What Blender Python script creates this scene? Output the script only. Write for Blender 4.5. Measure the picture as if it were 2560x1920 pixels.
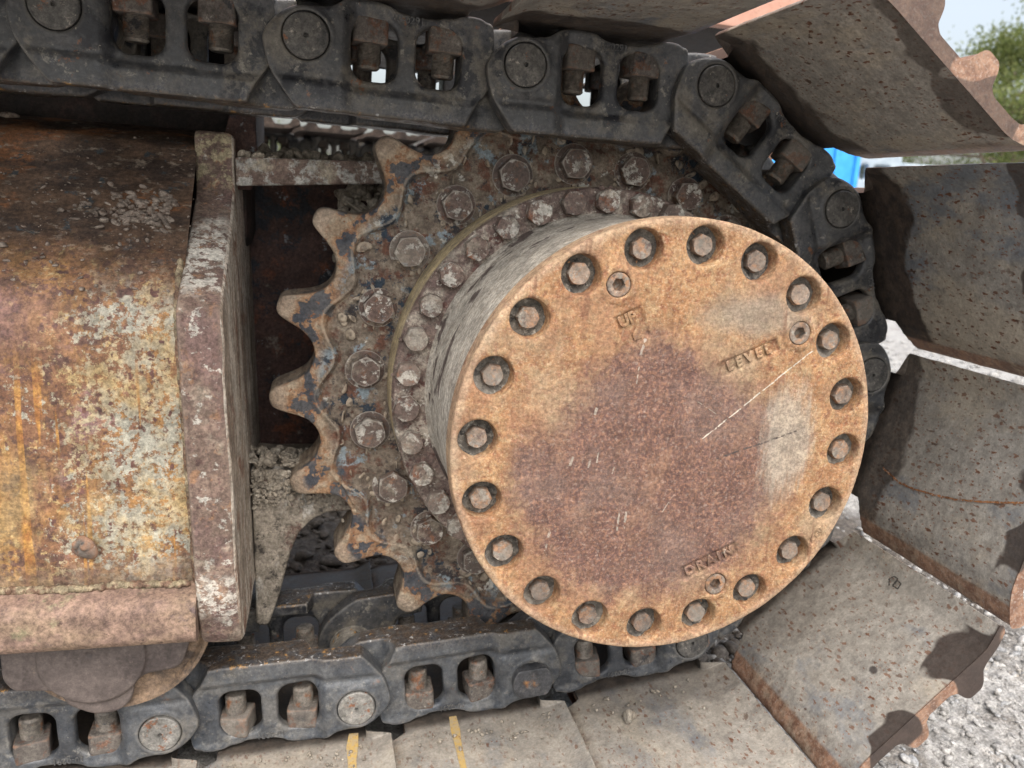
import bpy, bmesh, math, random
import numpy as np
from mathutils import Matrix, Vector
rad = math.radians
SC = bpy.context.scene
for o in list(bpy.data.objects): bpy.data.objects.remove(o)
rng = np.random.RandomState(7)
random.seed(7)

# ------------------------------------------------------------------ camera
H = 0.685                       # camera height above the ground
CAMR = Matrix(((0.96796154, -0.0076554, -0.25098179), (-0.24259511, 0.22940501, -0.94261389), (0.06479256, 0.97330095, 0.22019806)))
cd = bpy.data.cameras.new('camera'); cam = bpy.data.objects.new('camera', cd); SC.collection.objects.link(cam)
cam.matrix_world = Matrix.Translation((0, 0, H)) @ CAMR.to_4x4()
cd.sensor_width = 36; cd.lens = 2018.15/2560*36
cd.shift_x = -41.36/2560; cd.shift_y = -3.16/2560
cd.clip_start = .02; cd.clip_end = 500
cd.dof.use_dof = True; cd.dof.focus_distance = .78; cd.dof.aperture_fstop = 8
SC.camera = cam

# ------------------------------------------------------------------ sky, sun, exposure
SUN_EL, SUN_AZ = 58, 182        # azimuth counted from +Y towards +X
w = bpy.data.worlds.new("World"); SC.world = w; w.use_nodes = True
nt = w.node_tree; nt.nodes.clear()
sky = nt.nodes.new('ShaderNodeTexSky'); sky.sky_type = 'NISHITA'; sky.sun_disc = False
sky.sun_elevation = rad(SUN_EL); sky.sun_rotation = rad(SUN_AZ); sky.dust_density = 6; sky.ozone_density = .6; sky.air_density = 1.2
hs = nt.nodes.new('ShaderNodeHueSaturation'); hs.inputs['Saturation'].default_value = .55
bg = nt.nodes.new('ShaderNodeBackground'); bg.inputs['Strength'].default_value = .15
wo = nt.nodes.new('ShaderNodeOutputWorld')
nt.links.new(sky.outputs[0], hs.inputs['Color']); nt.links.new(hs.outputs[0], bg.inputs['Color']); nt.links.new(bg.outputs[0], wo.inputs['Surface'])
sd = bpy.data.lights.new('sun', 'SUN'); sd.energy = 1.0; sd.angle = rad(80); sd.color = (1, .985, .955)
so = bpy.data.objects.new('sun', sd); SC.collection.objects.link(so)
sv = Vector((math.sin(rad(SUN_AZ))*math.cos(rad(SUN_EL)), math.cos(rad(SUN_AZ))*math.cos(rad(SUN_EL)), math.sin(rad(SUN_EL))))
so.rotation_euler = sv.to_track_quat('Z', 'Y').to_euler()
SC.view_settings.view_transform = 'Standard'; SC.view_settings.look = 'None'; SC.view_settings.gamma = 1
SC.view_settings.exposure = 1.06

# ------------------------------------------------------------------ helpers: objects
def W(x, d, z): return Vector((x, d, z + H))
AX, AZ = .3116, -.2150          # sprocket axle
def tag(o, label=None, cat=None, group=None, kind=None):
    if label: o['label'] = label
    if cat: o['category'] = cat
    if group: o['group'] = group
    if kind: o['kind'] = kind
    return o
def link(o, parent=None):
    SC.collection.objects.link(o)
    if parent: o.parent = parent
    return o
def ob(name, me, mat=None, parent=None, loc=None, rot=None):
    if mat is not None and not me.materials: me.materials.append(mat)
    o = bpy.data.objects.new(name, me)
    if loc is not None: o.location = loc
    if rot is not None: o.rotation_euler = rot
    return link(o, parent)
def empty(name, loc=(0, 0, 0), rot=(0, 0, 0), parent=None):
    o = bpy.data.objects.new(name, None); o.location = loc; o.rotation_euler = rot; o.empty_display_size = .05
    return link(o, parent)
def mesh(name, V, F, smooth=False, ang=None):
    me = bpy.data.meshes.new(name)
    if isinstance(V, np.ndarray) and isinstance(F, np.ndarray):
        n, k = F.shape
        me.vertices.add(len(V)); me.vertices.foreach_set('co', V.astype('f').ravel())
        me.loops.add(n*k); me.loops.foreach_set('vertex_index', F.astype('i').ravel())
        me.polygons.add(n); me.polygons.foreach_set('loop_start', np.arange(0, n*k, k, dtype='i')); me.polygons.foreach_set('loop_total', np.full(n, k, 'i'))
        me.update(calc_edges=True)
    else:
        me.from_pydata([tuple(v) for v in V], [], [tuple(int(i) for i in f) for f in F]); me.update()
    if smooth or ang:
        me.polygons.foreach_set('use_smooth', [True]*len(me.polygons))
        if ang: me.set_sharp_from_angle(angle=rad(ang))
    return me
def recalc(me):
    bm = bmesh.new(); bm.from_mesh(me); bmesh.ops.recalc_face_normals(bm, faces=bm.faces[:]); bm.to_mesh(me); bm.free(); return me

def snoise(P, s, seed=0, oct=3):
    """cheap smooth noise: sums of rotated sines, range about -1..1"""
    r = np.random.RandomState(seed+11); out = 0; a = 1; tot = 0
    for o in range(oct):
        acc = 0
        for k in range(5):
            d = r.normal(size=3); d /= np.linalg.norm(d)
            acc = acc + np.sin((P[..., 0]*d[0]+P[..., 1]*d[1]+P[..., 2]*d[2])*s*(1+.6*r.rand())*2**o + r.rand()*6.28)
        out = out + a*acc/2.6; tot += a; a *= .5
    return out/tot

# surface nets over a signed-distance grid
def snets(F, org, h):
    F = F.astype('f'); nx, ny, nz = F.shape; S = F < 0
    cs = [(i, j, k) for i in (0, 1) for j in (0, 1) for k in (0, 1)]
    cnt = np.zeros((nx-1, ny-1, nz-1), 'i1')
    for i, j, k in cs: cnt += S[i:nx-1+i, j:ny-1+j, k:nz-1+k]
    A = np.argwhere((cnt > 0) & (cnt < 8)); n = len(A)
    idx = np.full((nx-1, ny-1, nz-1), -1, 'i4'); idx[A[:, 0], A[:, 1], A[:, 2]] = np.arange(n)
    val = {c: F[A[:, 0]+c[0], A[:, 1]+c[1], A[:, 2]+c[2]] for c in cs}
    P = np.zeros((n, 3)); c_ = np.zeros(n)
    for a in cs:
        for ax in range(3):
            if a[ax]: continue
            b = list(a); b[ax] = 1; b = tuple(b)
            va, vb = val[a], val[b]; m = (va < 0) != (vb < 0)
            t = np.where(m, va/np.where(m, va-vb, 1), 0)
            q = np.tile(np.array(a, float), (n, 1)); q[:, ax] = t
            P += q*m[:, None]; c_ += m
    P = (A + P/c_[:, None])*np.array(h) + np.array(org)
    Q = []
    for ax in range(3):
        o1, o2 = [(1, 2), (2, 0), (0, 1)][ax]
        sl = [slice(0, d-1) for d in F.shape]; sl2 = list(sl); sl2[ax] = slice(1, None)
        sl[o1] = sl2[o1] = slice(1, F.shape[o1]-1); sl[o2] = sl2[o2] = slice(1, F.shape[o2]-1)
        a = S[tuple(sl)]; b = S[tuple(sl2)]; E = np.argwhere(a != b)
        flip = a[E[:, 0], E[:, 1], E[:, 2]]
        E = E.copy(); E[:, o1] += 1; E[:, o2] += 1
        def g(d1, d2):
            e = E.copy(); e[:, o1] += d1; e[:, o2] += d2; return idx[e[:, 0], e[:, 1], e[:, 2]]
        q = np.stack([g(-1, -1), g(0, -1), g(0, 0), g(-1, 0)], 1)
        q[~flip] = q[~flip][:, ::-1]; Q.append(q)
    return P, np.concatenate(Q)
def smin(a, b, k):
    hh = np.clip(.5+.5*(b-a)/k, 0, 1); return b*(1-hh)+a*hh-k*hh*(1-hh)
def smax(a, b, k): return -smin(-a, -b, k)
def poly_sdf(X, Y, pts):
    pts = np.array(pts, float); d = np.full(X.shape, 1e9); ins = np.zeros(X.shape, bool)
    for i in range(len(pts)):
        a = pts[i]; b = pts[(i+1) % len(pts)]; e = b-a
        t = np.clip(((X-a[0])*e[0]+(Y-a[1])*e[1])/(e@e), 0, 1)
        d = np.minimum(d, np.hypot(X-a[0]-t*e[0], Y-a[1]-t*e[1]))
        if a[1] != b[1]:
            c = ((a[1] > Y) != (b[1] > Y)) & (X < (b[0]-a[0])*(Y-a[1])/(b[1]-a[1])+a[0]); ins ^= c
    return np.where(ins, -d, d)
def rrect(X, Y, cx, cy, hx, hy, r):
    qx = np.abs(X-cx)-hx+r; qy = np.abs(Y-cy)-hy+r
    return np.hypot(np.maximum(qx, 0), np.maximum(qy, 0))+np.minimum(np.maximum(qx, qy), 0)-r
def catmull(pts, n=5):
    pts = np.array(pts, float); N = len(pts); out = []
    for i in range(N):
        p0, p1, p2, p3 = pts[i-1], pts[i], pts[(i+1) % N], pts[(i+2) % N]
        for t in np.linspace(0, 1, n, endpoint=False):
            out.append(.5*((2*p1)+(-p0+p2)*t+(2*p0-5*p1+4*p2-p3)*t*t+(-p0+3*p1-3*p2+p3)*t**3))
    return np.array(out)

def hexbolt(r, h, ch=.12, sides=6, rot=0., name='bolt_head', washer=0, wr=1.25):
    """hexagon head facing -Y, r = across corners/2, seated on y=0"""
    V = []; F = []
    def ring(rr, y, n=sides*4, hexy=1.):
        s = len(V)
        for i in range(n):
            a = 2*math.pi*i/n+rot; k = math.cos(math.pi/sides)/math.cos((a-rot) % (2*math.pi/sides)-math.pi/sides)
            q = rr*(hexy*k+(1-hexy)); V.append((q*math.cos(a), y, q*math.sin(a)))
        return s, n
    R_ = []
    if washer:
        R_ += [ring(r*wr, 0, hexy=0), ring(r*wr, -washer*.8, hexy=0), ring(r*wr*.95, -washer, hexy=0), ring(r*1.0, -washer, hexy=1)]
    else: R_ += [ring(r, 0)]
    R_ += [ring(r, -washer-h*(1-ch*1.3)), ring(r*.955, -washer-h*(1-.35*ch), hexy=.75), ring(r*.87, -washer-h, hexy=.15), ring(r*.80, -washer-h, hexy=.1), ring(r*.4, -washer-h*.99, hexy=0)]
    for (a, n), (b, _) in zip(R_, R_[1:]):
        for i in range(n): F.append((a+i, a+(i+1) % n, b+(i+1) % n, b+i))
    a, n = R_[-1]; F.append([a+i for i in range(n)])
    return recalc(mesh(name, V, F, ang=28))
def lathe(prof, n=48, name='lathe', cap=True, ang=35):
    """profile of (radius, y) turned round the Y axis"""
    V = []; F = []
    for r, y in prof:
        for i in range(n): a = 2*math.pi*i/n; V.append((r*math.cos(a), y, r*math.sin(a)))
    for j in range(len(prof)-1):
        for i in range(n): F.append((j*n+i, j*n+(i+1) % n, (j+1)*n+(i+1) % n, (j+1)*n+i))
    if cap:
        F.append([i for i in range(n)]); F.append([(len(prof)-1)*n+i for i in range(n)])
    return recalc(mesh(name, V, F, ang=ang))
def box(x0, x1, y0, y1, z0, z1, name='box', bev=.0015, seg=2, cuts=0):
    bm = bmesh.new(); bmesh.ops.create_cube(bm, size=1)
    for v in bm.verts: v.co = Vector((x0+(v.co.x+.5)*(x1-x0), y0+(v.co.y+.5)*(y1-y0), z0+(v.co.z+.5)*(z1-z0)))
    if cuts: bmesh.ops.subdivide_edges(bm, edges=bm.edges[:], cuts=cuts, use_grid_fill=True)
    elif bev: bmesh.ops.bevel(bm, geom=bm.edges[:], offset=bev, segments=seg, affect='EDGES', profile=.6)
    me = bpy.data.meshes.new(name); bm.to_mesh(me); bm.free()
    me.polygons.foreach_set('use_smooth', [True]*len(me.polygons)); me.set_sharp_from_angle(angle=rad(40)); return me
def prism(pts, d0, d1, axis='y', bev=.002, name='prism'):
    """polygon (a,b) extruded along an axis; y: (x,z), x: (y,z)"""
    bm = bmesh.new(); N = len(pts)
    def co(a, b, t): return (a, t, b) if axis == 'y' else ((t, a, b) if axis == 'x' else (a, b, t))
    A = [bm.verts.new(co(a, b, d0)) for a, b in pts]; B = [bm.verts.new(co(a, b, d1)) for a, b in pts]
    bm.faces.new(A); bm.faces.new(B[::-1])
    for i in range(N): bm.faces.new((A[i], B[i], B[(i+1) % N], A[(i+1) % N]))
    bmesh.ops.recalc_face_normals(bm, faces=bm.faces[:])
    if bev: bmesh.ops.bevel(bm, geom=[e for e in bm.edges if e.calc_face_angle(0) > rad(25)], offset=bev, segments=3, affect='EDGES', profile=.5)
    me = bpy.data.meshes.new(name); bm.to_mesh(me); bm.free()
    me.polygons.foreach_set('use_smooth', [True]*len(me.polygons)); me.set_sharp_from_angle(angle=rad(35)); return me
def resample(pts, step, closed=True):
    pts = np.array(pts, float); out = []
    N = len(pts)
    for i in range(N if closed else N-1):
        a = pts[i]; b = pts[(i+1) % N]; m = max(1, int(round(np.linalg.norm(b-a)/step)))
        for t in range(m): out.append(a+(b-a)*t/m)
    if not closed: out.append(pts[-1])
    return np.array(out)
def fillet(pts, r, n=4):
    """round the corners of a closed polygon"""
    pts = np.array(pts, float); N = len(pts); out = []
    rr = r if hasattr(r, '__len__') else [r]*N
    for i in range(N):
        p = pts[i]; a = pts[i-1]; b = pts[(i+1) % N]; la = np.linalg.norm(a-p); lb = np.linalg.norm(b-p)
        d = min(rr[i], la*.45, lb*.45)
        if d < 1e-6: out.append(p); continue
        pa = p+(a-p)/la*d; pb = p+(b-p)/lb*d
        for t in np.linspace(0, 1, n+1): out.append((1-t)**2*pa+2*t*(1-t)*p+t*t*pb)
    return np.array(out)
def blobs(lst, seed=1, sub=2, rough=.35, name='blobs', flat=True):
    """irregular lumps: list of (center, (sx,sy,sz))"""
    bm = bmesh.new(); bmesh.ops.create_icosphere(bm, subdivisions=sub, radius=1); B = np.array([v.co[:] for v in bm.verts]); Fb = np.array([[v.index for v in f.verts] for f in bm.faces]); bm.free()
    r = np.random.RandomState(seed); n = len(lst); C = np.array([c for c, s in lst], float); S = np.array([s for c, s in lst], float)
    V = np.tile(B, (n, 1, 1)); fr = r.rand(n, 1, 1)*50
    dsp = 1+rough*snoise(V*1.0+fr, 1.6, seed, 2)[..., None]
    V = V*dsp
    a = r.rand(n)*6.28; c, s = np.cos(a)[:, None], np.sin(a)[:, None]
    V = V*S[:, None, :]
    V = np.stack([V[..., 0]*c-V[..., 1]*s, V[..., 0]*s+V[..., 1]*c, V[..., 2]], -1)+C[:, None, :]
    F = (Fb[None]+(np.arange(n)*len(B))[:, None, None]).reshape(-1, 3)
    return mesh(name, V.reshape(-1, 3), F, smooth=not flat)
def stones(lst, seed=1, sub=2, name='stones', planes=9, lo=.5):
    bm = bmesh.new(); bmesh.ops.create_icosphere(bm, subdivisions=sub, radius=1); B = np.array([v.co[:] for v in bm.verts]); Fb = np.array([[v.index for v in f.verts] for f in bm.faces]); bm.free()
    r = np.random.RandomState(seed); n = len(lst); C = np.array([c for c, s in lst], float); S = np.array([s for c, s in lst], float)
    N_ = r.normal(size=(n, planes, 3)); N_ /= np.linalg.norm(N_, axis=2)[..., None]; D = r.uniform(lo, .95, (n, planes))
    dots = np.einsum('vk,npk->nvp', B, N_); k = np.where(dots > .05, D[:, None, :]/np.maximum(dots, .05), 9).min(2); k = np.minimum(k, 1)
    V = B[None]*k[..., None]*(1+.03*r.normal(size=(n, len(B), 1))); V = V*S[:, None, :]
    a = r.rand(n)*6.28; t = r.normal(size=n)*.35; c, s_ = np.cos(a)[:, None], np.sin(a)[:, None]; ct, st_ = np.cos(t)[:, None], np.sin(t)[:, None]
    V = np.stack([V[..., 0]*ct-V[..., 2]*st_, V[..., 1], V[..., 0]*st_+V[..., 2]*ct], -1)
    V = np.stack([V[..., 0]*c-V[..., 1]*s_, V[..., 0]*s_+V[..., 1]*c, V[..., 2]], -1)+C[:, None, :]
    F = (Fb[None]+(np.arange(n)*len(B))[:, None, None]).reshape(-1, 3)
    return mesh(name, V.reshape(-1, 3), F)
def text_mesh(s, size, depth, bold=.0, mirror=False, align='CENTER'):
    cu = bpy.data.curves.new('t', 'FONT'); cu.body = s; cu.size = size; cu.extrude = depth; cu.offset = bold*size; cu.align_x = align; cu.align_y = 'CENTER'
    cu.bevel_depth = depth*.35; cu.bevel_resolution = 1; cu.resolution_u = 4
    o = bpy.data.objects.new('t', cu); SC.collection.objects.link(o)
    dg = bpy.context.evaluated_depsgraph_get(); me = bpy.data.meshes.new_from_object(o.evaluated_get(dg)); bpy.data.objects.remove(o)
    me.transform(Matrix.Rotation(rad(90), 4, 'X')); me.name = 'lettering'; return me

# ------------------------------------------------------------------ helpers: materials
class MB:
    def __init__(s, name, local_random=True, scale=1.0):
        s.m = bpy.data.materials.new(name); s.m.use_nodes = True; s.t = s.m.node_tree; s.t.nodes.clear()
        tc = s.n('ShaderNodeTexCoord'); oi = s.n('ShaderNodeObjectInfo')
        s.raw = tc.outputs['Object']
        if local_random:
            v = s.n('ShaderNodeVectorMath', operation='MULTIPLY_ADD'); v.inputs[1].default_value = (scale,)*3
            cx = s.n('ShaderNodeCombineXYZ')
            a = s.math('MULTIPLY', oi.outputs['Random'], 37.); b = s.math('MULTIPLY', oi.outputs['Random'], 91.)
            s.l(a, cx.inputs[0]); s.l(b, cx.inputs[1]); s.l(a, cx.inputs[2])
            s.l(s.raw, v.inputs[0]); s.l(cx.outputs[0], v.inputs[2]); s.co = v.outputs[0]
        else: s.co = s.raw
        s.rnd = oi.outputs['Random']
    def n(s, t, **k):
        x = s.t.nodes.new(t)
        for a, b in k.items(): setattr(x, a, b)
        return x
    def l(s, a, b): s.t.links.new(a, b)
    def set(s, inp, v):
        if hasattr(v, 'is_linked') or hasattr(v, 'links'): s.l(v, inp)
        else: inp.default_value = v
    def math(s, op, a, b=None, c=None, clamp=False):
        x = s.n('ShaderNodeMath', operation=op); x.use_clamp = clamp; s.set(x.inputs[0], a)
        if b is not None: s.set(x.inputs[1], b)
        if c is not None: s.set(x.inputs[2], c)
        return x.outputs[0]
    def vec(s, sc, co=None, off=(0, 0, 0), rot=(0, 0, 0)):
        m = s.n('ShaderNodeMapping'); m.inputs['Scale'].default_value = sc; m.inputs['Location'].default_value = off; m.inputs['Rotation'].default_value = rot
        s.l(co or s.co, m.inputs['Vector']); return m.outputs[0]
    def noise(s, sc, det=4, ro=.6, st=(1, 1, 1), dist=0., off=(0, 0, 0), co=None, rot=(0, 0, 0)):
        x = s.n('ShaderNodeTexNoise'); x.inputs['Scale'].default_value = sc; x.inputs['Detail'].default_value = det; x.inputs['Roughness'].default_value = ro; x.inputs['Distortion'].default_value = dist
        s.l(s.vec(st, co, off, rot), x.inputs['Vector']); return x.outputs['Fac']
    def vor(s, sc, st=(1, 1, 1), off=(0, 0, 0), out='Distance', co=None, rnd=1., rot=(0, 0, 0), feat='F1'):
        x = s.n('ShaderNodeTexVoronoi', feature=feat); x.inputs['Scale'].default_value = sc; x.inputs['Randomness'].default_value = rnd
        s.l(s.vec(st, co, off, rot), x.inputs['Vector']); return x.outputs[out]
    def rng(s, f, lo, hi, a=0., b=1.):
        x = s.n('ShaderNodeMapRange', interpolation_type='SMOOTHSTEP'); s.set(x.inputs['Value'], f)
        for k, v in zip(('From Min', 'From Max', 'To Min', 'To Max'), (lo, hi, a, b)): s.set(x.inputs[k], v)
        return x.outputs['Result']
    def mix(s, f, a, b, bt='MIX'):
        x = s.n('ShaderNodeMix', data_type='RGBA', blend_type=bt); s.set(x.inputs['Factor'], f)
        s.set(x.inputs[6], a if hasattr(a, 'links') else (*a, 1)); s.set(x.inputs[7], b if hasattr(b, 'links') else (*b, 1)); return x.outputs[2]
    def sep(s, co=None):
        x = s.n('ShaderNodeSeparateXYZ'); s.l(co or s.raw, x.inputs[0]); return x.outputs
    def dist(s, c, sc=(1, 1, 1), co=None):
        """distance of the raw object coordinate from point c, axes scaled"""
        v = s.n('ShaderNodeVectorMath', operation='SUBTRACT'); s.l(co or s.raw, v.inputs[0]); v.inputs[1].default_value = c
        v2 = s.n('ShaderNodeVectorMath', operation='MULTIPLY'); s.l(v.outputs[0], v2.inputs[0]); v2.inputs[1].default_value = sc
        v3 = s.n('ShaderNodeVectorMath', operation='LENGTH'); s.l(v2.outputs[0], v3.inputs[0]); return v3.outputs['Value']
    def specks(s, sc, thr, keep=.5, st=(1, 1, 1), off=(0, 0, 0), soft=.05, rot=(0, 0, 0)):
        x = s.n('ShaderNodeTexVoronoi', voronoi_dimensions='2D' if st[2] == 0 else '3D'); x.inputs['Scale'].default_value = sc; v = s.vec(st, None, off, rot)
        # wobble so that the specks are ragged
        nn = s.n('ShaderNodeTexNoise'); nn.inputs['Scale'].default_value = sc*2.2; nn.inputs['Detail'].default_value = 2; s.l(v, nn.inputs['Vector'])
        va = s.n('ShaderNodeVectorMath', operation='MULTIPLY_ADD'); s.l(nn.outputs['Color'], va.inputs[0]); va.inputs[1].default_value = (.9/sc,)*3; s.l(v, va.inputs[2])
        s.l(va.outputs[0], x.inputs['Vector'])
        sp = s.n('ShaderNodeSeparateColor'); s.l(x.outputs['Color'], sp.inputs[0])
        k = s.math('LESS_THAN', sp.outputs[0], keep); size = s.math('MULTIPLY_ADD', sp.outputs[1], thr*.8, thr*.35)
        d = s.rng(s.math('SUBTRACT', x.outputs['Distance'], size), -soft, soft, 1, 0)
        return s.math('MULTIPLY', d, k)
    def bump(s, items):
        prev = None
        for hgt, strength, distance in items:
            b = s.n('ShaderNodeBump'); b.inputs['Strength'].default_value = strength; b.inputs['Distance'].default_value = distance
            s.l(hgt, b.inputs['Height'])
            if prev is not None: s.l(prev, b.inputs['Normal'])
            prev = b.outputs['Normal']
        return prev
    def out(s, col, rough=.8, metal=0., bump=None, spec=.35, coat=0.):
        p = s.n('ShaderNodeBsdfPrincipled'); s.set(p.inputs['Base Color'], col if hasattr(col, 'links') else (*col, 1)); s.set(p.inputs['Roughness'], rough)
        s.set(p.inputs['Metallic'], metal); s.set(p.inputs['Specular IOR Level'], spec)
        if coat: s.set(p.inputs['Coat Weight'], coat); p.inputs['Coat Roughness'].default_value = .2
        if bump is not None: s.l(bump, p.inputs['Normal'])
        o = s.n('ShaderNodeOutputMaterial'); s.l(p.outputs[0], o.inputs[0]); return s.m

ORANGE = (.50, .235, .095); TAN = (.55, .36, .19); PURP = (.170, .085, .068); RUST = (.30, .105, .04); DKR = (.075, .034, .024)
CLAY = (.40, .34, .26); GREYC = (.34, .32, .28); NAVY = (.028, .036, .05); WHITEP = (.56, .55, .50); BLK = (.014, .014, .016)

def m_cover():
    b = MB('rusty_cover', False)
    # the cover's own stains, in its own coordinates (x right, z up)
    n1 = b.noise(22, 6, .68); n2 = b.noise(75, 6, .75, dist=.6); n3 = b.noise(300, 4, .7); n4 = b.noise(9, 4, .6, off=(3, 1, 5)); n5 = b.noise(130, 5, .75, off=(7, 7, 7))
    base = b.mix(b.rng(n1, .36, .64), (.245, .118, .055), (.34, .188, .090))
    base = b.mix(b.rng(n2, .42, .66, 0, .7), base, (.35, .25, .14))
    base = b.mix(b.rng(n5, .50, .62, 0, .75), base, (.19, .075, .042))
    base = b.mix(b.rng(b.noise(420, 3, .7, off=(5, 5, 1)), .52, .64, 0, .5), base, (.44, .33, .22))
    base = b.mix(b.math('MULTIPLY', b.rng(n4, .50, .66), .6), base, (.28, .215, .145))
    d = b.dist((-.012, 0, -.032), (1., .0, 1.08))
    dm = b.math('ADD', b.math('ADD', d, b.math('MULTIPLY', b.math('SUBTRACT', n4, .5), .13)), b.math('MULTIPLY', b.math('SUBTRACT', n2, .5), .06))
    pm = b.rng(dm, .158, .112, 0, .97)
    pcol = b.mix(b.rng(n2, .38, .62), (.092, .050, .044), (.140, .080, .064))
    pcol = b.mix(b.rng(n3, .48, .62, 0, .7), pcol, (.26, .135, .085))
    pcol = b.mix(b.rng(n1, .52, .66, 0, .5), pcol, (.24, .14, .09)); pcol = b.mix(b.rng(b.noise(240, 4, .75, off=(2, 6, 2)), .54, .64, 0, .5), pcol, (.32, .25, .205)); pcol = b.mix(b.rng(b.noise(15, 4, .6, off=(8, 6, 2)), .45, .65, 0, .4), pcol, (.17, .125, .105))
    pcol = b.mix(b.rng(n5, .54, .70, 0, .6), pcol, (.38, .22, .14))
    c = b.mix(pm, base, pcol)
    c = b.mix(b.math('MULTIPLY', b.rng(b.noise(11, 5, .7, off=(9, 1, 4)), .50, .62, 0, .55), b.math('SUBTRACT', 1., pm)), c, b.mix(b.rng(n3, .4, .6), (.20, .10, .062), (.30, .17, .10)))
    # grey, scuffed area right of the middle and along the LEVEL plate
    sx = b.noise(60, 5, .75, st=(2.2, 1, .35), rot=(0, rad(24), 0), off=(1, 2, 3))
    g = b.math('ADD', b.dist((.118, 0, .004), (1.35, 0, .62)), b.math('MULTIPLY', b.math('SUBTRACT', sx, .5), .055))
    c = b.mix(b.rng(g, .046, .022, 0, .62), c, b.mix(b.rng(n2, .4, .6), (.28, .255, .205), (.38, .345, .28)))
    g2 = b.math('ADD', b.dist((.075, 0, .122), (.62, 0, 2.0)), b.math('MULTIPLY', b.math('SUBTRACT', n1, .5), .05))
    c = b.mix(b.rng(g2, .05, .02, 0, .6), c, (.19, .17, .14))
    # drifting sandy film at the left and top rim
    rim = b.dist((0, 0, 0), (1, 0, 1))
    c = b.mix(b.math('MULTIPLY', b.rng(b.math('ADD', rim, b.math('MULTIPLY', n2, .012)), .201, .210), .35), c, (.42, .33, .24))
    # scratches
    wob = b.math('MULTIPLY', b.math('SUBTRACT', b.noise(38, 4, .7, off=(3, 1, 0)), .5), .0035); nbr = b.rng(b.noise(150, 3, .7, off=(0, 2, 0)), .40, .50)
    def line(x0, z0, x1, z1, wd, seed):
        L = math.hypot(x1-x0, z1-z0); a = math.atan2(z1-z0, x1-x0)
        m = b.n('ShaderNodeMapping', vector_type='TEXTURE'); m.inputs['Location'].default_value = (x0, 0, z0); m.inputs['Rotation'].default_value = (0, -a, 0); b.l(b.raw, m.inputs['Vector'])
        s0_ = b.sep(m.outputs[0]); s_ = [s0_[0], s0_[1], b.math('ADD', s0_[2], wob)]; ww = b.math('MULTIPLY', n5, wd*2)
        k = b.math('LESS_THAN', b.math('ABSOLUTE', s_[2]), ww)
        k = b.math('MULTIPLY', k, b.math('GREATER_THAN', s_[0], 0.)); k = b.math('MULTIPLY', k, b.math('LESS_THAN', s_[0], L))
        return b.math('MULTIPLY', k, nbr)
    c = b.mix(line(.131, .091, .029, .006, .00062, 1), c, (.50, .45, .37))
    c = b.mix(line(.1265, .013, .0459, -.0137, .0009, 2), c, (.07, .055, .05))
    for i, (x0, z0, x1, z1, wd) in enumerate([(-.0373, .099, -.0405, .084, .0016), (-.0405, .074, -.0416, .058, .0009), (-.0727, -.0155, -.0715, -.004, .0010), (-.0785, .0294, -.0765, .036, .002), (-.0974, -.018, -.0955, -.009, .0018), (-.0803, -.020, -.0785, -.012, .0016), (-.057, -.026, -.055, -.016, .0009), (-.0468, -.082, -.0460, -.062, .0014), (-.0405, -.080, -.0395, -.063, .0018), (-.1127, -.086, -.1115, -.078, .0015), (-.1153, -.099, -.1135, -.092, .0015), (.005, -.05, -.003, -.065, .0007), (.02, .042, .04, .030, .0006), (.065, -.112, .067, -.104, .0012)]):
        c = b.mix(line(x0, z0, x1, z1, wd*.62, 5+i), c, (.32, .27, .22))
    fl = b.specks(90, .10, .18)
    c = b.mix(b.math('MULTIPLY', fl, .5), c, (.40, .31, .22))
    # rust runs hanging from the bolt holes and plugs, a few oily weeps
    rn = b.noise(34, 3, .5, st=(2.6, 1, .16), off=(4, 0, 2)); c = b.mix(b.math('MULTIPLY', b.rng(rn, .60, .66), b.rng(rim, .12, .17, .15, .6)), c, (.15, .070, .042))
    geo = b.n('ShaderNodeNewGeometry')
    c = b.mix(b.rng(geo.outputs['Pointiness'], .52, .60, 0, .22), c, (.46, .34, .24))
    gq = b.n('ShaderNodeCombineColor'); qq = b.math('MULTIPLY', b.rng(b.noise(260, 5, .8, off=(2, 9, 4)), .34, .66, .66, 1.30), b.rng(b.noise(48, 5, .7, off=(7, 9, 4)), .34, .66, .82, 1.14))
    for k_ in range(3): b.l(qq, gq.inputs[k_])
    c = b.mix(1., c, gq.outputs[0], 'MULTIPLY')
    bp = b.bump([(n1, .25, .004), (n2, .6, .0022), (n3, .7, .0010)])
    return b.out(c, b.rng(n2, .3, .7, .72, .92), bump=bp, spec=.3)

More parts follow.
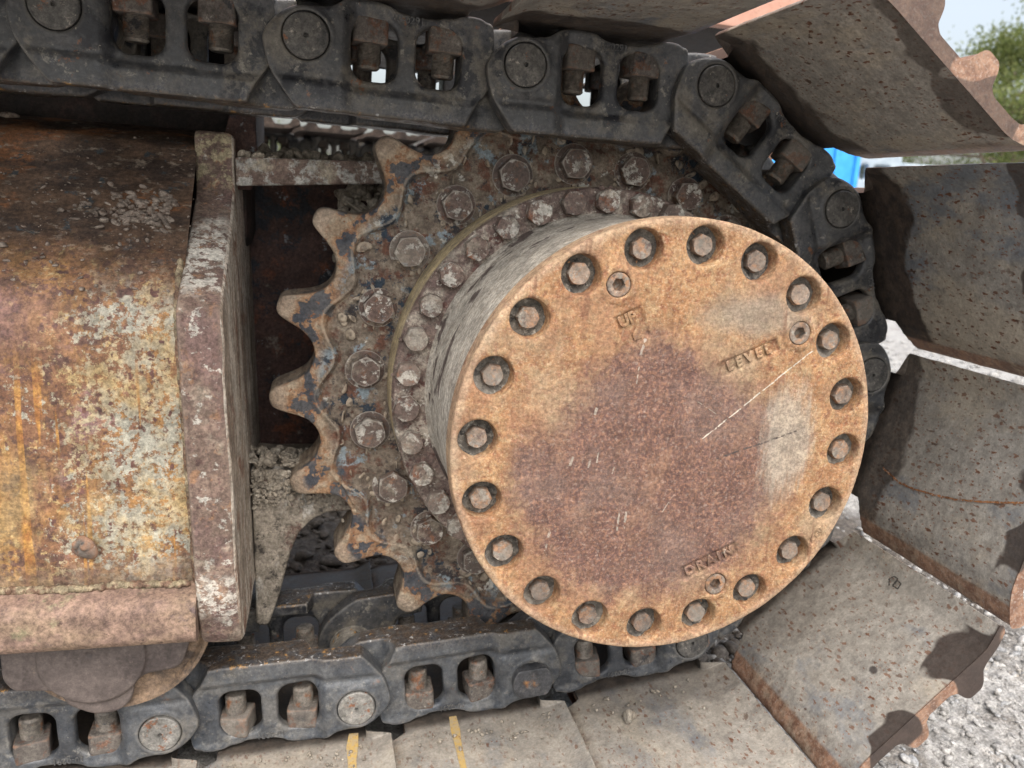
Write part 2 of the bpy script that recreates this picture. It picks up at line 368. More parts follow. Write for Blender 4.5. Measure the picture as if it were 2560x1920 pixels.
def m_generic(name, cols, rough=(.7, .9), bumpd=(.004, .0012, .0004), wear=None, specks=None, spec=.35, scale=1., extra=None, local=True, vary=0., mott=1., metal=0., bst=(.35, .5, .45)):
    """cols: list of (colour, noise scale, lo, hi, stretch); the first is the base pair"""
    b = MB(name, local, scale)
    n1 = b.noise(18, 5, .65); n2 = b.noise(80, 6, .72, dist=.1, off=(3, 3, 1)); n3 = b.noise(340, 3, .7, off=(1, 5, 1))
    c = b.mix(b.rng(n2, .35, .65), cols[0][0], cols[0][1])
    for i, it in enumerate(cols[1:]):
        col, sc, lo, hi = it[:4]; st = it[4] if len(it) > 4 else (1, 1, 1); amt = it[5] if len(it) > 5 else 1.; det = it[6] if len(it) > 6 else 6
        f = b.noise(sc, det, .72, st=st, dist=.12, off=(i*3.7+1, i*1.3, i*5.1))
        c = b.mix(b.rng(f, lo, hi, 0, amt), c, col)
    if specks:
        for i, (col, sc, thr, keep, st, rot) in enumerate(specks):
            c = b.mix(b.math('MULTIPLY', b.specks(sc, thr, keep, st, off=(i*2.3, i, 0), rot=rot), b.rng(b.noise(7, 3, .6, off=(i, 3, 3)), .34, .52, .15, 1.)), c, col)
    if extra: c = extra(b, c, n1, n2, n3)
    c = b.mix(b.rng(n3, .3, .7, 0, .18), c, (.02, .015, .012))
    if mott:
        q1 = b.rng(b.noise(230, 5, .8, off=(2, 9, 4)), .34, .66, 1-.42*mott, 1+.30*mott); q2 = b.rng(b.noise(38, 5, .7, off=(7, 9, 4)), .34, .66, 1-.28*mott, 1+.18*mott)
        gq = b.n('ShaderNodeCombineColor'); qq = b.math('MULTIPLY', q1, q2)
        for k_ in range(3): b.l(qq, gq.inputs[k_])
        c = b.mix(1., c, gq.outputs[0], 'MULTIPLY')
    if vary:
        r2_ = b.math('FRACT', b.math('MULTIPLY', b.rnd, 17.3))
        c = b.mix(b.math('MULTIPLY', b.rnd, vary), c, b.mix(r2_, (.05, .045, .045), (.25, .225, .19)))
    if wear:
        geo = b.n('ShaderNodeNewGeometry')
        c = b.mix(b.rng(geo.outputs['Pointiness'], wear[1], wear[2], 0, wear[3]), c, wear[0])
    bp = b.bump([(n1, bst[0], bumpd[0]), (n2, bst[1], bumpd[1]), (n3, bst[2], bumpd[2])])
    return b.out(c, b.rng(n2, .3, .7, rough[0], rough[1]), metal, bp, spec)

M = {}
def ex_isl(b, c, n1, n2, n3):
    g = b.n('ShaderNodeNewGeometry'); r_ = g.outputs['Random Per Island']; r2_ = b.math('FRACT', b.math('MULTIPLY', r_, 13.7))
    c = b.mix(b.math('MULTIPLY', r2_, .75), c, b.mix(r_, (.15, .145, .14), (.48, .465, .44))); return c
M['cover'] = m_cover()
M['cover_bolt'] = m_generic('cover_bolt_rust', [((.26, .17, .115), (.22, .20, .17)), ((.32, .175, .095), 90, .5, .6), ((.13, .085, .07), 160, .54, .64), ((.34, .31, .26), 200, .58, .68)], vary=.45, bumpd=(.001, .0006, .0003))
M['grease'] = m_generic('recess_grit', [((.075, .068, .058), (.20, .18, .15)), ((.36, .33, .28), 150, .54, .66), ((.03, .03, .03), 110, .54, .62)], vary=.5, bumpd=(.003, .002, .001), bst=(.8, .9, .8))
M['bolt'] = m_generic('painted_rust_bolt', [((.095, .064, .055), (.15, .105, .085)), ((.20, .095, .055), 60, .55, .63), ((.50, .48, .43), 80, .55, .585, (1, 1, 1), .9), ((.23, .26, .28), 50, .62, .68), ((.27, .23, .18), 26, .53, .66, (1, 1, 1), .8)], bumpd=(.003, .0014, .0006), wear=((.42, .39, .34), .52, .58, .5), vary=.38)
def ex_spr(b, c, n1, n2, n3):
    s_ = b.sep(); r2 = b.math('SQRT', b.math('ADD', b.math('MULTIPLY', s_[0], s_[0]), b.math('MULTIPLY', s_[2], s_[2])))
    # tooth tips: clay ochre with smooth dark bare patches
    tip = b.rng(b.math('ADD', r2, b.math('MULTIPLY', b.math('SUBTRACT', n1, .5), .035)), .300, .320); f = b.noise(38, 4, .55, off=(9, 2, 2), dist=.05)
    tc = b.mix(b.rng(n2, .4, .62), (.34, .245, .165), (.43, .355, .26))
    tc = b.mix(b.rng(b.noise(24, 4, .6, off=(3, 8, 2)), .5, .64, 0, .8), tc, (.38, .22, .12))
    ph = b.math('COSINE', b.math('MULTIPLY', b.math('SUBTRACT', b.math('ARCTAN2', s_[2], s_[0]), rad(149.8)), 21.))
    pv = b.math('ADD', b.math('MULTIPLY', ph, .06), b.math('SUBTRACT', f, b.math('MULTIPLY', b.math('ABSOLUTE', b.math('SUBTRACT', r2, .325)), 6.)))
    tc = b.mix(b.rng(pv, .39, .45, 0, .75), tc, b.mix(b.rng(n2, .4, .6), (.27, .125, .06), (.38, .22, .12)))
    tc = b.mix(b.rng(pv, .462, .485), tc, b.mix(b.rng(n1, .4, .6), (.058, .064, .078), (.105, .105, .11)))
    tc = b.mix(b.rng(b.noise(90, 5, .7, off=(2, 2, 2)), .57, .63), tc, (.27, .125, .065))
    tc = b.mix(b.rng(b.math('ADD', r2, b.math('MULTIPLY', n1, .01)), .350, .360, 0, .8), tc, (.42, .33, .25))
    # toward the notch walls
    tc = b.mix(b.rng(s_[1], .004, .012, 0, .75), tc, b.mix(b.rng(b.noise(120, 4, .7, st=(1, .15, 1)), .4, .6), (.085, .072, .058), (.25, .21, .16)))
    return b.mix(tip, c, tc)
M['sprocket'] = m_generic('sprocket_crust', [((.15, .115, .088), (.27, .225, .175)), ((.15, .072, .048), 34, .50, .60), ((.045, .04, .042), 24, .56, .62), ((.25, .30, .325), 20, .56, .60), ((.035, .052, .072), 24, .57, .60), ((.55, .53, .47), 22, .61, .635), (CLAY, 15, .57, .68, (1, 1, 1), .9), ((.11, .06, .045), 80, .58, .63)], bumpd=(.009, .005, .0015), bst=(.8, .95, .7), extra=ex_spr, local=False, mott=.75, wear=((.50, .42, .32), .52, .57, .6))
def ex_fl(b, c, n1, n2, n3):
    s_ = b.sep(); side = b.rng(s_[1], .004, .012)     # turned edge of the flange: ochre dust, streaked round the axle
    cc = b.mix(b.rng(b.noise(26, 5, .7, st=(1, 4.5, 1)), .36, .6), (.36, .30, .20), (.48, .385, .22))
    cc = b.mix(b.rng(b.noise(60, 5, .7, st=(1, 6, 1), off=(4, 4, 4)), .54, .64), cc, (.22, .18, .14))
    return b.mix(side, c, cc)
M['flange'] = m_generic('flange_crust', [((.125, .085, .075), (.20, .15, .125)), ((.36, .315, .26), 28, .48, .60), ((.58, .55, .48), 60, .58, .62), ((.12, .06, .05), 45, .56, .62)], bumpd=(.004, .002, .0008), bst=(.6, .8, .5), extra=ex_fl, local=False)
def ex_drum(b, c, n1, n2, n3):
    s_ = b.sep(); ang = b.math('ARCTAN2', s_[2], s_[0]); cx = b.n('ShaderNodeCombineXYZ'); b.l(b.math('MULTIPLY', ang, .2), cx.inputs[0]); b.l(s_[1], cx.inputs[1])
    f = b.n('ShaderNodeTexNoise'); f.inputs['Scale'].default_value = 14; f.inputs['Detail'].default_value = 5; f.inputs['Roughness'].default_value = .55
    mp = b.vec((1., 1.7, 1), cx.outputs[0], (3.3, 7.1, 0)); b.l(mp, f.inputs['Vector'])
    near = b.rng(s_[1], .05, .15, -.16, .05)
    patch = b.rng(b.math('ADD', b.math('ADD', f.outputs['Fac'], near), b.math('MULTIPLY', b.math('SUBTRACT', n2, .5), .10)), .600, .640)
    c = b.mix(patch, c, b.mix(b.rng(n2, .4, .6), (.085, .062, .055), (.125, .098, .088)))
    front = b.rng(b.math('ADD', s_[1], b.math('MULTIPLY', n2, .02)), .036, .018)
    return b.mix(b.math('MULTIPLY', front, .75), c, (.50, .30, .16))
M['drum'] = m_generic('drum_dust', [((.41, .375, .32), (.53, .495, .43)), ((.33, .285, .23), 60, .5, .64, (1, 1.6, 1), .7), ((.50, .47, .42), 40, .56, .68, (1, 1.6, 1), .7), ((.22, .17, .14), 110, .57, .66, (1, 1.5, 1), .6)], bumpd=(.003, .0018, .0008), bst=(.6, .8, .6), extra=ex_drum, local=False)
def ex_link(b, c, n1, n2, n3):
    s_ = b.sep()
    c = b.mix(b.math('MULTIPLY', b.rng(b.math('ADD', s_[2], b.math('MULTIPLY', n2, .018)), -.040, -.056), b.rng(n1, .40, .56)), c, b.mix(b.rng(n3, .4, .6), (.045, .048, .058), (.12, .115, .11)))
    edge = b.rng(b.math('ADD', s_[2], b.math('MULTIPLY', n2, .006)), -.0590, -.0635)
    c = b.mix(b.math('MULTIPLY', edge, b.rng(n2, .36, .55)), c, b.mix(b.rng(n3, .45, .6), (.045, .036, .030), (.115, .082, .058)))
    c = b.mix(b.math('MULTIPLY', edge, b.rng(b.noise(130, 5, .75, off=(4, 8, 1)), .60, .64)), c, (.42, .42, .42))
    c = b.mix(b.math('MULTIPLY', edge, b.rng(b.noise(70, 5, .75, off=(4, 1, 1)), .60, .66)), c, (.40, .22, .07))
    return c
_exl = ex_link
def ex_link(b, c, n1, n2, n3):
    oc_ = b.n('ShaderNodeObjectInfo'); oc = b.n('ShaderNodeSeparateColor'); b.l(oc_.outputs['Color'], oc.inputs[0])
    c = b.mix(b.math('MULTIPLY', oc.outputs[1], b.rng(n1, .30, .52, .35, 1.)), c, b.mix(b.rng(n2, .4, .6), (.095, .110, .130), (.150, .160, .170)))  # pale blue-grey on the bottom links: daylight and sky reflection painted into the colour
    return _exl(b, c, n1, n2, n3)
M['link'] = m_generic('oily_track_link', [((.042, .045, .050), (.080, .080, .080)), ((.155, .138, .112), 17, .48, .60, (1, 1, 1), .75), ((.018, .020, .025), 13, .53, .60), ((.27, .25, .21), 90, .57, .66, (1, 1, 1), .7), ((.17, .08, .042), 44, .635, .68)],
    specks=[((.36, .33, .27), 170, .13, .22, (1, 1, 1), (0, 0, 0)), ((.020, .020, .022), 30, .10, .12, (1, 1, 1), (0, 0, 0))], rough=(.26, .56), mott=.6, bumpd=(.003, .0012, .0004), bst=(.45, .6, .5), wear=((.22, .205, .18), .515, .56, .55), extra=ex_link, spec=.45)
M['pin'] = m_generic('pin_steel', [((.08, .077, .072), (.14, .132, .12)), ((.05, .05, .05), 30, .5, .62), ((.32, .29, .25), 90, .57, .65), ((.24, .10, .05), 50, .62, .68)], rough=(.5, .75), bumpd=(.001, .0007, .0003), spec=.45)
M['pin_bright'] = m_generic('pin_scaled', [((.17, .165, .15), (.26, .25, .23)), ((.22, .10, .055), 70, .55, .60), ((.40, .35, .30), 110, .58, .66)], rough=(.45, .7), bumpd=(.001, .0007, .0003), spec=.45)
def ex_mp(b, c, n1, n2, n3):
    d = b.math('ADD', b.dist((.001, 0, 0)), b.math('MULTIPLY', b.math('SUBTRACT', n2, .5), .030)); return b.mix(b.rng(d, .012, .004), c, b.mix(b.rng(n3, .4, .6), (.30, .13, .05), (.46, .22, .06)))
M['master'] = m_generic('master_pin_black', [((.045, .047, .052), (.075, .075, .078)), ((.12, .115, .11), 60, .56, .66)], rough=(.45, .65), bumpd=(.001, .0004, .0002), wear=((.45, .43, .40), .53, .6, .9), extra=ex_mp, local=False, spec=.45)
M['bushing'] = m_generic('bushing_steel', [((.17, .16, .145), (.30, .28, .24)), ((.06, .06, .06), 30, .54, .62), ((.40, .22, .06), 34, .63, .67)], rough=(.35, .6), spec=.5)
M['thread'] = m_generic('thread_steel', [((.13, .115, .098), (.21, .185, .155)), ((.22, .10, .05), 80, .54, .66), ((.05, .05, .055), 50, .60, .66)], rough=(.45, .7), bumpd=(.0005, .0004, .0002))
M['nut'] = m_generic('nut_rust', [((.10, .085, .075), (.17, .15, .13)), ((.155, .078, .050), 60, .53, .60), ((.045, .045, .048), 34, .58, .64), ((.30, .28, .245), 120, .60, .68)], vary=.4, bumpd=(.001, .0009, .0004), wear=((.30, .15, .08), .52, .58, .6))
def ex_shoe(b, c, n1, n2, n3):
    s_ = b.sep(); nn = b.noise(9, 3, .5, off=(4, 4, 0)); n8 = b.noise(26, 4, .6)
    # grease halo spreading from the links (stain with an irregular edge)
    yy = b.math('ADD', b.math('ADD', s_[1], b.math('MULTIPLY', b.math('SUBTRACT', nn, .5), .13)), b.math('MULTIPLY', b.math('SUBTRACT', n8, .5), .03))
    st = b.rng(yy, -.052, -.040); oc_ = b.n('ShaderNodeObjectInfo'); oc = b.n('ShaderNodeSeparateColor'); b.l(oc_.outputs['Color'], oc.inputs[0]); amt = oc.outputs[0]
    c = b.mix(b.math('MULTIPLY', oc.outputs[1], b.rng(n1, .3, .6)), c, (.47, .42, .35))
    c = b.mix(b.math('MULTIPLY', st, amt), c, b.mix(b.rng(n2, .4, .62), (.040, .032, .028), (.085, .062, .048)))
    c = b.mix(b.rng(s_[1], -.006, .012, 0, .92), c, b.mix(b.rng(n2, .4, .62), (.028, .023, .020), (.060, .046, .036)))  # near black between the links: the dark interior's shade painted onto the shoe
    # oil drops
    dv = b.n('ShaderNodeTexVoronoi'); dv.inputs['Scale'].default_value = 13; b.l(b.vec((1, .8, 0)), dv.inputs['Vector'])
    sp = b.n('ShaderNodeSeparateColor'); b.l(dv.outputs['Color'], sp.inputs[0])
    r_ = b.math('MULTIPLY_ADD', sp.outputs[1], .085, .02); k = b.math('LESS_THAN', sp.outputs[0], .22)
    dd = b.math('MULTIPLY', b.rng(b.math('SUBTRACT', b.math('ADD', dv.outputs['Distance'], b.math('MULTIPLY', b.math('SUBTRACT', n8, .5), .06)), r_), -.012, .008, 1, 0), k)
    c = b.mix(b.math('MULTIPLY', dd, .85), c, (.040, .033, .032))
    # sawn outer end and grousers: orange rust
    endm = b.rng(s_[1], -.2475, -.2495); out_ = b.rng(s_[2], .0475, .0495)
    rc = b.mix(b.rng(n2, .4, .6), (.20, .105, .068), (.34, .205, .135)); rc = b.mix(b.rng(n1, .52, .62), rc, (.13, .08, .06)); rc = b.mix(b.rng(n3, .5, .66, 0, .7), rc, (.42, .33, .27))
    c = b.mix(b.math('MAXIMUM', endm, out_), c, rc)
    # wet looking dark patches at the outer rim
    ws = b.math('MULTIPLY', b.rng(b.math('ADD', s_[1], b.math('MULTIPLY', b.math('SUBTRACT', nn, .5), .12)), -.214, -.219), b.rng(b.noise(9, 2, .5, off=(1, 8, 8)), .50, .515))
    c = b.mix(b.math('MULTIPLY', ws, oc.outputs[2]), c, (.050, .038, .033))
    lip = b.math('MULTIPLY', b.rng(s_[0], .162, .178), b.rng(n1, .42, .62, 0, .8))
    c = b.mix(lip, c, b.mix(b.rng(n2, .42, .58), (.15, .085, .055), (.33, .26, .19)))
    return c
M['shoe'] = m_generic('shoe_plate', [((.235, .218, .195), (.345, .325, .29)), ((.42, .365, .285), 6, .50, .62, (1, .5, 1), .7), ((.15, .172, .20), 6, .52, .62, (1, .5, 1), .85), ((.13, .12, .11), 40, .56, .70, (1, 1, 1), .7)],
    specks=[((.15, .066, .038), 135, .22, .50, (1, .5, 0), (0, 0, rad(20))), ((.20, .10, .06), 260, .22, .34, (1, .6, 0), (0, 0, rad(24))), ((.09, .05, .035), 60, .13, .14, (1, .6, 0), (0, 0, rad(20)))], rough=(.36, .60), metal=.08, mott=.42, bumpd=(.003, .0008, .0003), extra=ex_shoe, spec=.45)
def ex_frame(b, c, n1, n2, n3):
    s_ = b.sep(); nz = b.math('ADD', s_[2], b.math('MULTIPLY', b.math('SUBTRACT', n1, .5), .10))
    # peeled paint on the flank, thicker toward the end plate
    px = b.rng(b.math('ADD', s_[0], b.math('MULTIPLY', b.math('SUBTRACT', b.noise(9, 4, .6), .5), .22)), -.30, -.15)
    f = b.math('ADD', b.math('MULTIPLY', b.noise(34, 6, .7, off=(5, 1, 1)), .38), b.math('MULTIPLY', b.noise(130, 5, .75, off=(5, 6, 1)), .62)); thr = b.math('SUBTRACT', .60, b.math('MULTIPLY', px, .115))
    pm = b.math('MULTIPLY', b.rng(b.math('SUBTRACT', f, b.math('SUBTRACT', thr, .012)), -.012, .03), b.rng(nz, -.075, -.13))
    pc = b.mix(b.rng(b.noise(12, 4, .6, off=(8, 8, 8)), .42, .62), (.36, .345, .28), (.40, .29, .14))
    c = b.mix(pm, c, pc)
    c = b.mix(b.specks(85, .32, .55, (1, 1, .8), soft=.06), c, (.125, .060, .048)); c = b.mix(b.specks(40, .22, .35, (1, 1, .9), off=(3, 3, 3), soft=.06), c, (.10, .052, .045))
    # rust runs
    rn = b.noise(22, 3, .5, st=(3.4, 1, .12), dist=.1, off=(2, 0, 9)); rr = b.math('MULTIPLY', b.rng(rn, .575, .61), b.rng(nz, -.14, -.24))
    c = b.mix(b.math('MULTIPLY', rr, .85), c, b.mix(b.rng(n2, .4, .6), (.32, .135, .04), (.52, .27, .07)))
    # yellowish wash low on the flank
    lo = b.math('MULTIPLY', b.rng(nz, -.22, -.34), b.rng(b.noise(20, 5, .7, st=(1.3, 1, .5), off=(6, 2, 4)), .46, .60)); c = b.mix(b.math('MULTIPLY', lo, .5), c, (.46, .34, .16))
    c = b.mix(b.rng(nz, -.375, -.40, 0, .8), c, b.mix(b.rng(n2, .4, .6), (.15, .10, .075), (.24, .165, .10)))
    # dirt lying on the sloping top, darkened to carry the shade under the shoes
    c = b.mix(b.math('MULTIPLY', b.rng(b.math('ABSOLUTE', b.math('ADD', nz, .145)), .05, .015), b.rng(s_[0], -.20, -.32, 0, .75)), c, b.mix(b.rng(n2, .4, .6), (.22, .125, .11), (.34, .20, .17)))
    top = b.rng(nz, -.125, -.055); tc = b.mix(b.rng(b.noise(26, 6, .75, st=(.5, 1, 1), off=(0, 3, 3)), .40, .60), (.050, .034, .026), (.115, .072, .047))
    tc = b.mix(b.rng(b.noise(18, 5, .7, st=(.5, 1, 1), off=(9, 3, 3)), .54, .62), tc, (.19, .085, .038))
    tc = b.mix(b.rng(b.noise(55, 5, .7, off=(9, 9, 3)), .60, .64), tc, (.05, .058, .062))
    tc = b.mix(b.rng(b.noise(120, 5, .7, st=(.5, 1, 1), off=(1, 9, 3)), .57, .66), tc, (.21, .17, .13))
    return b.mix(top, c, tc)
M['frame'] = m_generic('track_frame_paint', [((.175, .085, .050), (.26, .14, .075)), ((.33, .175, .065), 14, .46, .62, (1.4, 1, .5)), ((.24, .14, .13), 9, .56, .66), ((.13, .07, .052), 60, .52, .60), ((.42, .30, .14), 90, .57, .64)], local=False, extra=ex_frame, bumpd=(.003, .0016, .0006), rough=(.5, .8), bst=(.3, .6, .5))
def ex_plate(b, c, n1, n2, n3):
    s_ = b.sep(); z = b.math('ADD', s_[2], b.math('MULTIPLY', b.math('SUBTRACT', n1, .5), .05))
    up_ = b.math('MULTIPLY', b.rng(z, -.115, -.095), b.rng(z, -.035, -.055)); lo_ = b.math('MULTIPLY', b.rng(z, -.385, -.40), b.rng(z, -.445, -.43))
    f = b.noise(70, 6, .72, st=(1, 1, 1.5), off=(4, 1, 7)); m = b.math('MULTIPLY', b.math('MAXIMUM', up_, b.math('MULTIPLY', lo_, .8)), b.rng(f, .47, .52))
    c = b.mix(b.math('MULTIPLY', b.rng(z, -.02, .0), b.rng(f, .46, .54)), c, (.36, .31, .20))
    return b.mix(m, c, (.52, .49, .43))
M['plate'] = m_generic('end_plate_paint', [((.14, .092, .075), (.215, .155, .12)), ((.28, .16, .095), 34, .54, .61), ((.15, .095, .085), 12, .50, .60, (1, 1, .6), .85), ((.42, .40, .35), 50, .575, .62, (1, 1, 1.2), .9), ((.36, .31, .24), 9, .54, .64, (1, 1, 1), .6), ((.34, .285, .22), 16, .58, .68, (1, 1, 1), .8), ((.12, .07, .06), 110, .58, .62)],
    local=False, extra=ex_plate, bumpd=(.003, .0014, .0006), wear=((.40, .33, .26), .52, .57, .4), bst=(.4, .7, .5))
M['plate_edge'] = m_generic('torn_edge_lit', [((.50, .43, .35), (.66, .60, .52)), ((.30, .235, .18), 30, .45, .60, (1, 1.2, .16)), ((.03, .024, .02), 22, .635, .65, (1, 2.0, .22)), ((.28, .15, .10), 20, .55, .66), ((.50, .44, .36), 80, .54, .64, (1, 6, .25)), ((.24, .13, .09), 30, .55, .64, (1, 3, .4))], local=False, bumpd=(.004, .004, .001), bst=(.6, .9, .6))  # right face made paler: light from the side painted into its colour
M['rail'] = m_generic('lower_rail_rust', [((.19, .125, .10), (.26, .175, .13)), ((.29, .205, .14), 9, .46, .62, (.6, 1, 1)), ((.14, .10, .09), 14, .56, .66), ((.25, .245, .14), 12, .57, .66, (1, 1, 1), .8), ((.12, .075, .06), 90, .60, .66)], local=False, bumpd=(.002, .0008, .0004), bst=(.4, .5, .4))
M['weld'] = m_generic('weld_bead', [((.23, .19, .12), (.32, .26, .17)), ((.15, .09, .06), 60, .46, .58)], local=False)
M['roller'] = m_generic('roller_iron', [((.105, .085, .078), (.15, .122, .11)), ((.08, .064, .06), 14, .5, .62), ((.27, .21, .17), 60, .62, .72, (1, 1, 1), .6)], local=False, mott=.5, bumpd=(.0016, .0005, .0003), rough=(.5, .7))
M['roller_shell'] = m_generic('roller_shell', [((.17, .12, .085), (.25, .17, .11)), ((.10, .075, .06), 20, .5, .62)], local=False, rough=(.5, .7))
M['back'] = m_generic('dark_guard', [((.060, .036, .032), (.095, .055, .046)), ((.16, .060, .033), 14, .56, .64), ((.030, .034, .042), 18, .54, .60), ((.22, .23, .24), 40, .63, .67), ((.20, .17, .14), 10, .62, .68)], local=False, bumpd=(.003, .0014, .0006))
M['bracket'] = m_generic('bracket_dust', [((.20, .175, .14), (.32, .28, .23)), ((.12, .075, .06), 20, .54, .62), ((.40, .38, .34), 34, .55, .62, (1, 1, .4)), ((.06, .052, .045), 50, .56, .64)], local=False, bumpd=(.005, .002, .0008), bst=(.6, .8, .6))
M['bar'] = m_generic('cross_bar_paint', [((.13, .085, .07), (.21, .16, .13)), ((.38, .37, .34), 40, .49, .55), ((.30, .26, .20), 16, .56, .66)], local=False, bumpd=(.003, .0014, .0006))
M['mud'] = m_generic('dried_mud', [((.25, .215, .17), (.36, .32, .26)), ((.44, .41, .35), 50, .55, .68), ((.13, .11, .09), 90, .58, .68)], bumpd=(.004, .002, .001), bst=(.7, .9, .8))
M['debris'] = m_generic('debris_grit', [((.17, .135, .11), (.30, .25, .205)), ((.12, .08, .06), 120, .52, .62)], bumpd=(.002, .001, .0005))
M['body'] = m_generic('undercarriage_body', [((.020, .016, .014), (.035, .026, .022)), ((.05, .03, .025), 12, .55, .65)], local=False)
M['gravel'] = m_generic('gravel_stone', [((.33, .325, .31), (.45, .44, .425)), ((.34, .35, .36), 20, .52, .6), ((.48, .42, .34), 14, .58, .66), ((.24, .22, .20), 200, .62, .72)], local=False, extra=ex_isl, bumpd=(.002, .001, .0005))
M['letter'] = m_generic('cast_letter', [((.42, .30, .20), (.34, .24, .16)), ((.50, .42, .30), 120, .5, .62), ((.22, .12, .08), 90, .58, .66)], bumpd=(.0008, .0005, .0003))
M['letter_link'] = m_generic('cast_letter_link', [((.085, .087, .09), (.14, .138, .135)), ((.22, .21, .19), 120, .55, .66)], rough=(.45, .7), bumpd=(.0008, .0005, .0003))

# ------------------------------------------------------------------ ground
def axis_pts(dense, lo, hi, step, far):
    a = list(np.arange(lo, hi, step)); x = hi; s = step
    while x < far: a.append(x); s *= 1.18; x += s
    x = lo; s = step
    while x > -far: s *= 1.18; x -= s; a.insert(0, x)
    return np.array(a)
gx = axis_pts(0, -.3, 2.0, .0055, 200); gy = axis_pts(0, .45, 2.1, .0055, 200)
GX, GY = np.meshgrid(gx, gy, indexing='ij')
def ground_z(x, y):
    P = np.stack([x, y, 0*x], -1); f = np.exp(-np.maximum(np.hypot(x-.8, y-1)-1.5, 0))
    return (.011*snoise(P, 9, 3, 3)+f*(.0045*np.abs(snoise(P, 70, 5, 3))+.003*snoise(P, 260, 6, 2)))-.006
GZ = ground_z(GX, GY); nx, ny = GX.shape
ii = np.arange(nx*ny).reshape(nx, ny)
gm = mesh('ground', np.stack([GX, GY, GZ], -1).reshape(-1, 3), np.stack([ii[:-1, :-1], ii[1:, :-1], ii[1:, 1:], ii[:-1, 1:]], -1).reshape(-1, 4), smooth=True)
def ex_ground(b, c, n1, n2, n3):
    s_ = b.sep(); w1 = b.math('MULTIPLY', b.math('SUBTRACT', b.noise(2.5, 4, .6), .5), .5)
    k = b.math('MULTIPLY', b.rng(b.math('ADD', s_[1], w1), .98, 1.12), b.rng(b.math('ADD', s_[0], w1), 1.45, 1.15))  # soil zone under the machine, its dark tone also carries painted shade
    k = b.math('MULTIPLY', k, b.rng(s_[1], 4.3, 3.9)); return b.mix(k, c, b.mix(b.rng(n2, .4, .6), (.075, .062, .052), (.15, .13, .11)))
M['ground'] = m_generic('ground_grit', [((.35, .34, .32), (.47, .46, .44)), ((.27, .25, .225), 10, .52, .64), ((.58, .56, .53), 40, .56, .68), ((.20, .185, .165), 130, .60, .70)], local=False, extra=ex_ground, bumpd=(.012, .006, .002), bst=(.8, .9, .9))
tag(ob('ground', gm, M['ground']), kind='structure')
# crushed stone lying on it
def scatter(n, x0, x1, y0, y1, s0, s1, seed, sub):
    r = np.random.RandomState(seed); x = r.uniform(x0, x1, n); y = r.uniform(y0, y1, n); s = s0*(s1/s0)**(r.rand(n)**1.8)
    z = ground_z(x, y)+s*.22
    return stones([((x[i], y[i], z[i]), (s[i]*r.uniform(.9, 1.6), s[i]*r.uniform(.7, 1.1), s[i]*r.uniform(.45, .8))) for i in range(n)], seed, sub, 'gravel')
g1 = scatter(10500, .45, 2.0, .45, 1.35, .0014, .0095, 1, 2); g2 = scatter(5000, 1.0, 3.4, .9, 4.5, .004, .017, 2, 1); g3 = scatter(2500, 1.2, 9, 2.5, 12, .01, .03, 3, 1)
g4 = scatter(5200, -.5, 1.05, 1.0, 2.6, .004, .024, 4, 2)
M['soil_clod'] = m_generic('dark_soil_clod', [((.09, .075, .062), (.15, .13, .11)), ((.20, .18, .155), 60, .55, .66)], local=False, bumpd=(.003, .0015, .0006))
tag(ob('soil_clods', g4, M['soil_clod']), 'dark broken soil lying between the two tracks', 'soil', kind='stuff')
bm = bmesh.new()
for g in (g1, g2, g3): bm.from_mesh(g)
gm2 = bpy.data.meshes.new('gravel'); bm.to_mesh(gm2); bm.free()
tag(ob('gravel', gm2, M['gravel']), 'pale grey crushed stone scattered over the ground', 'gravel', kind='stuff')

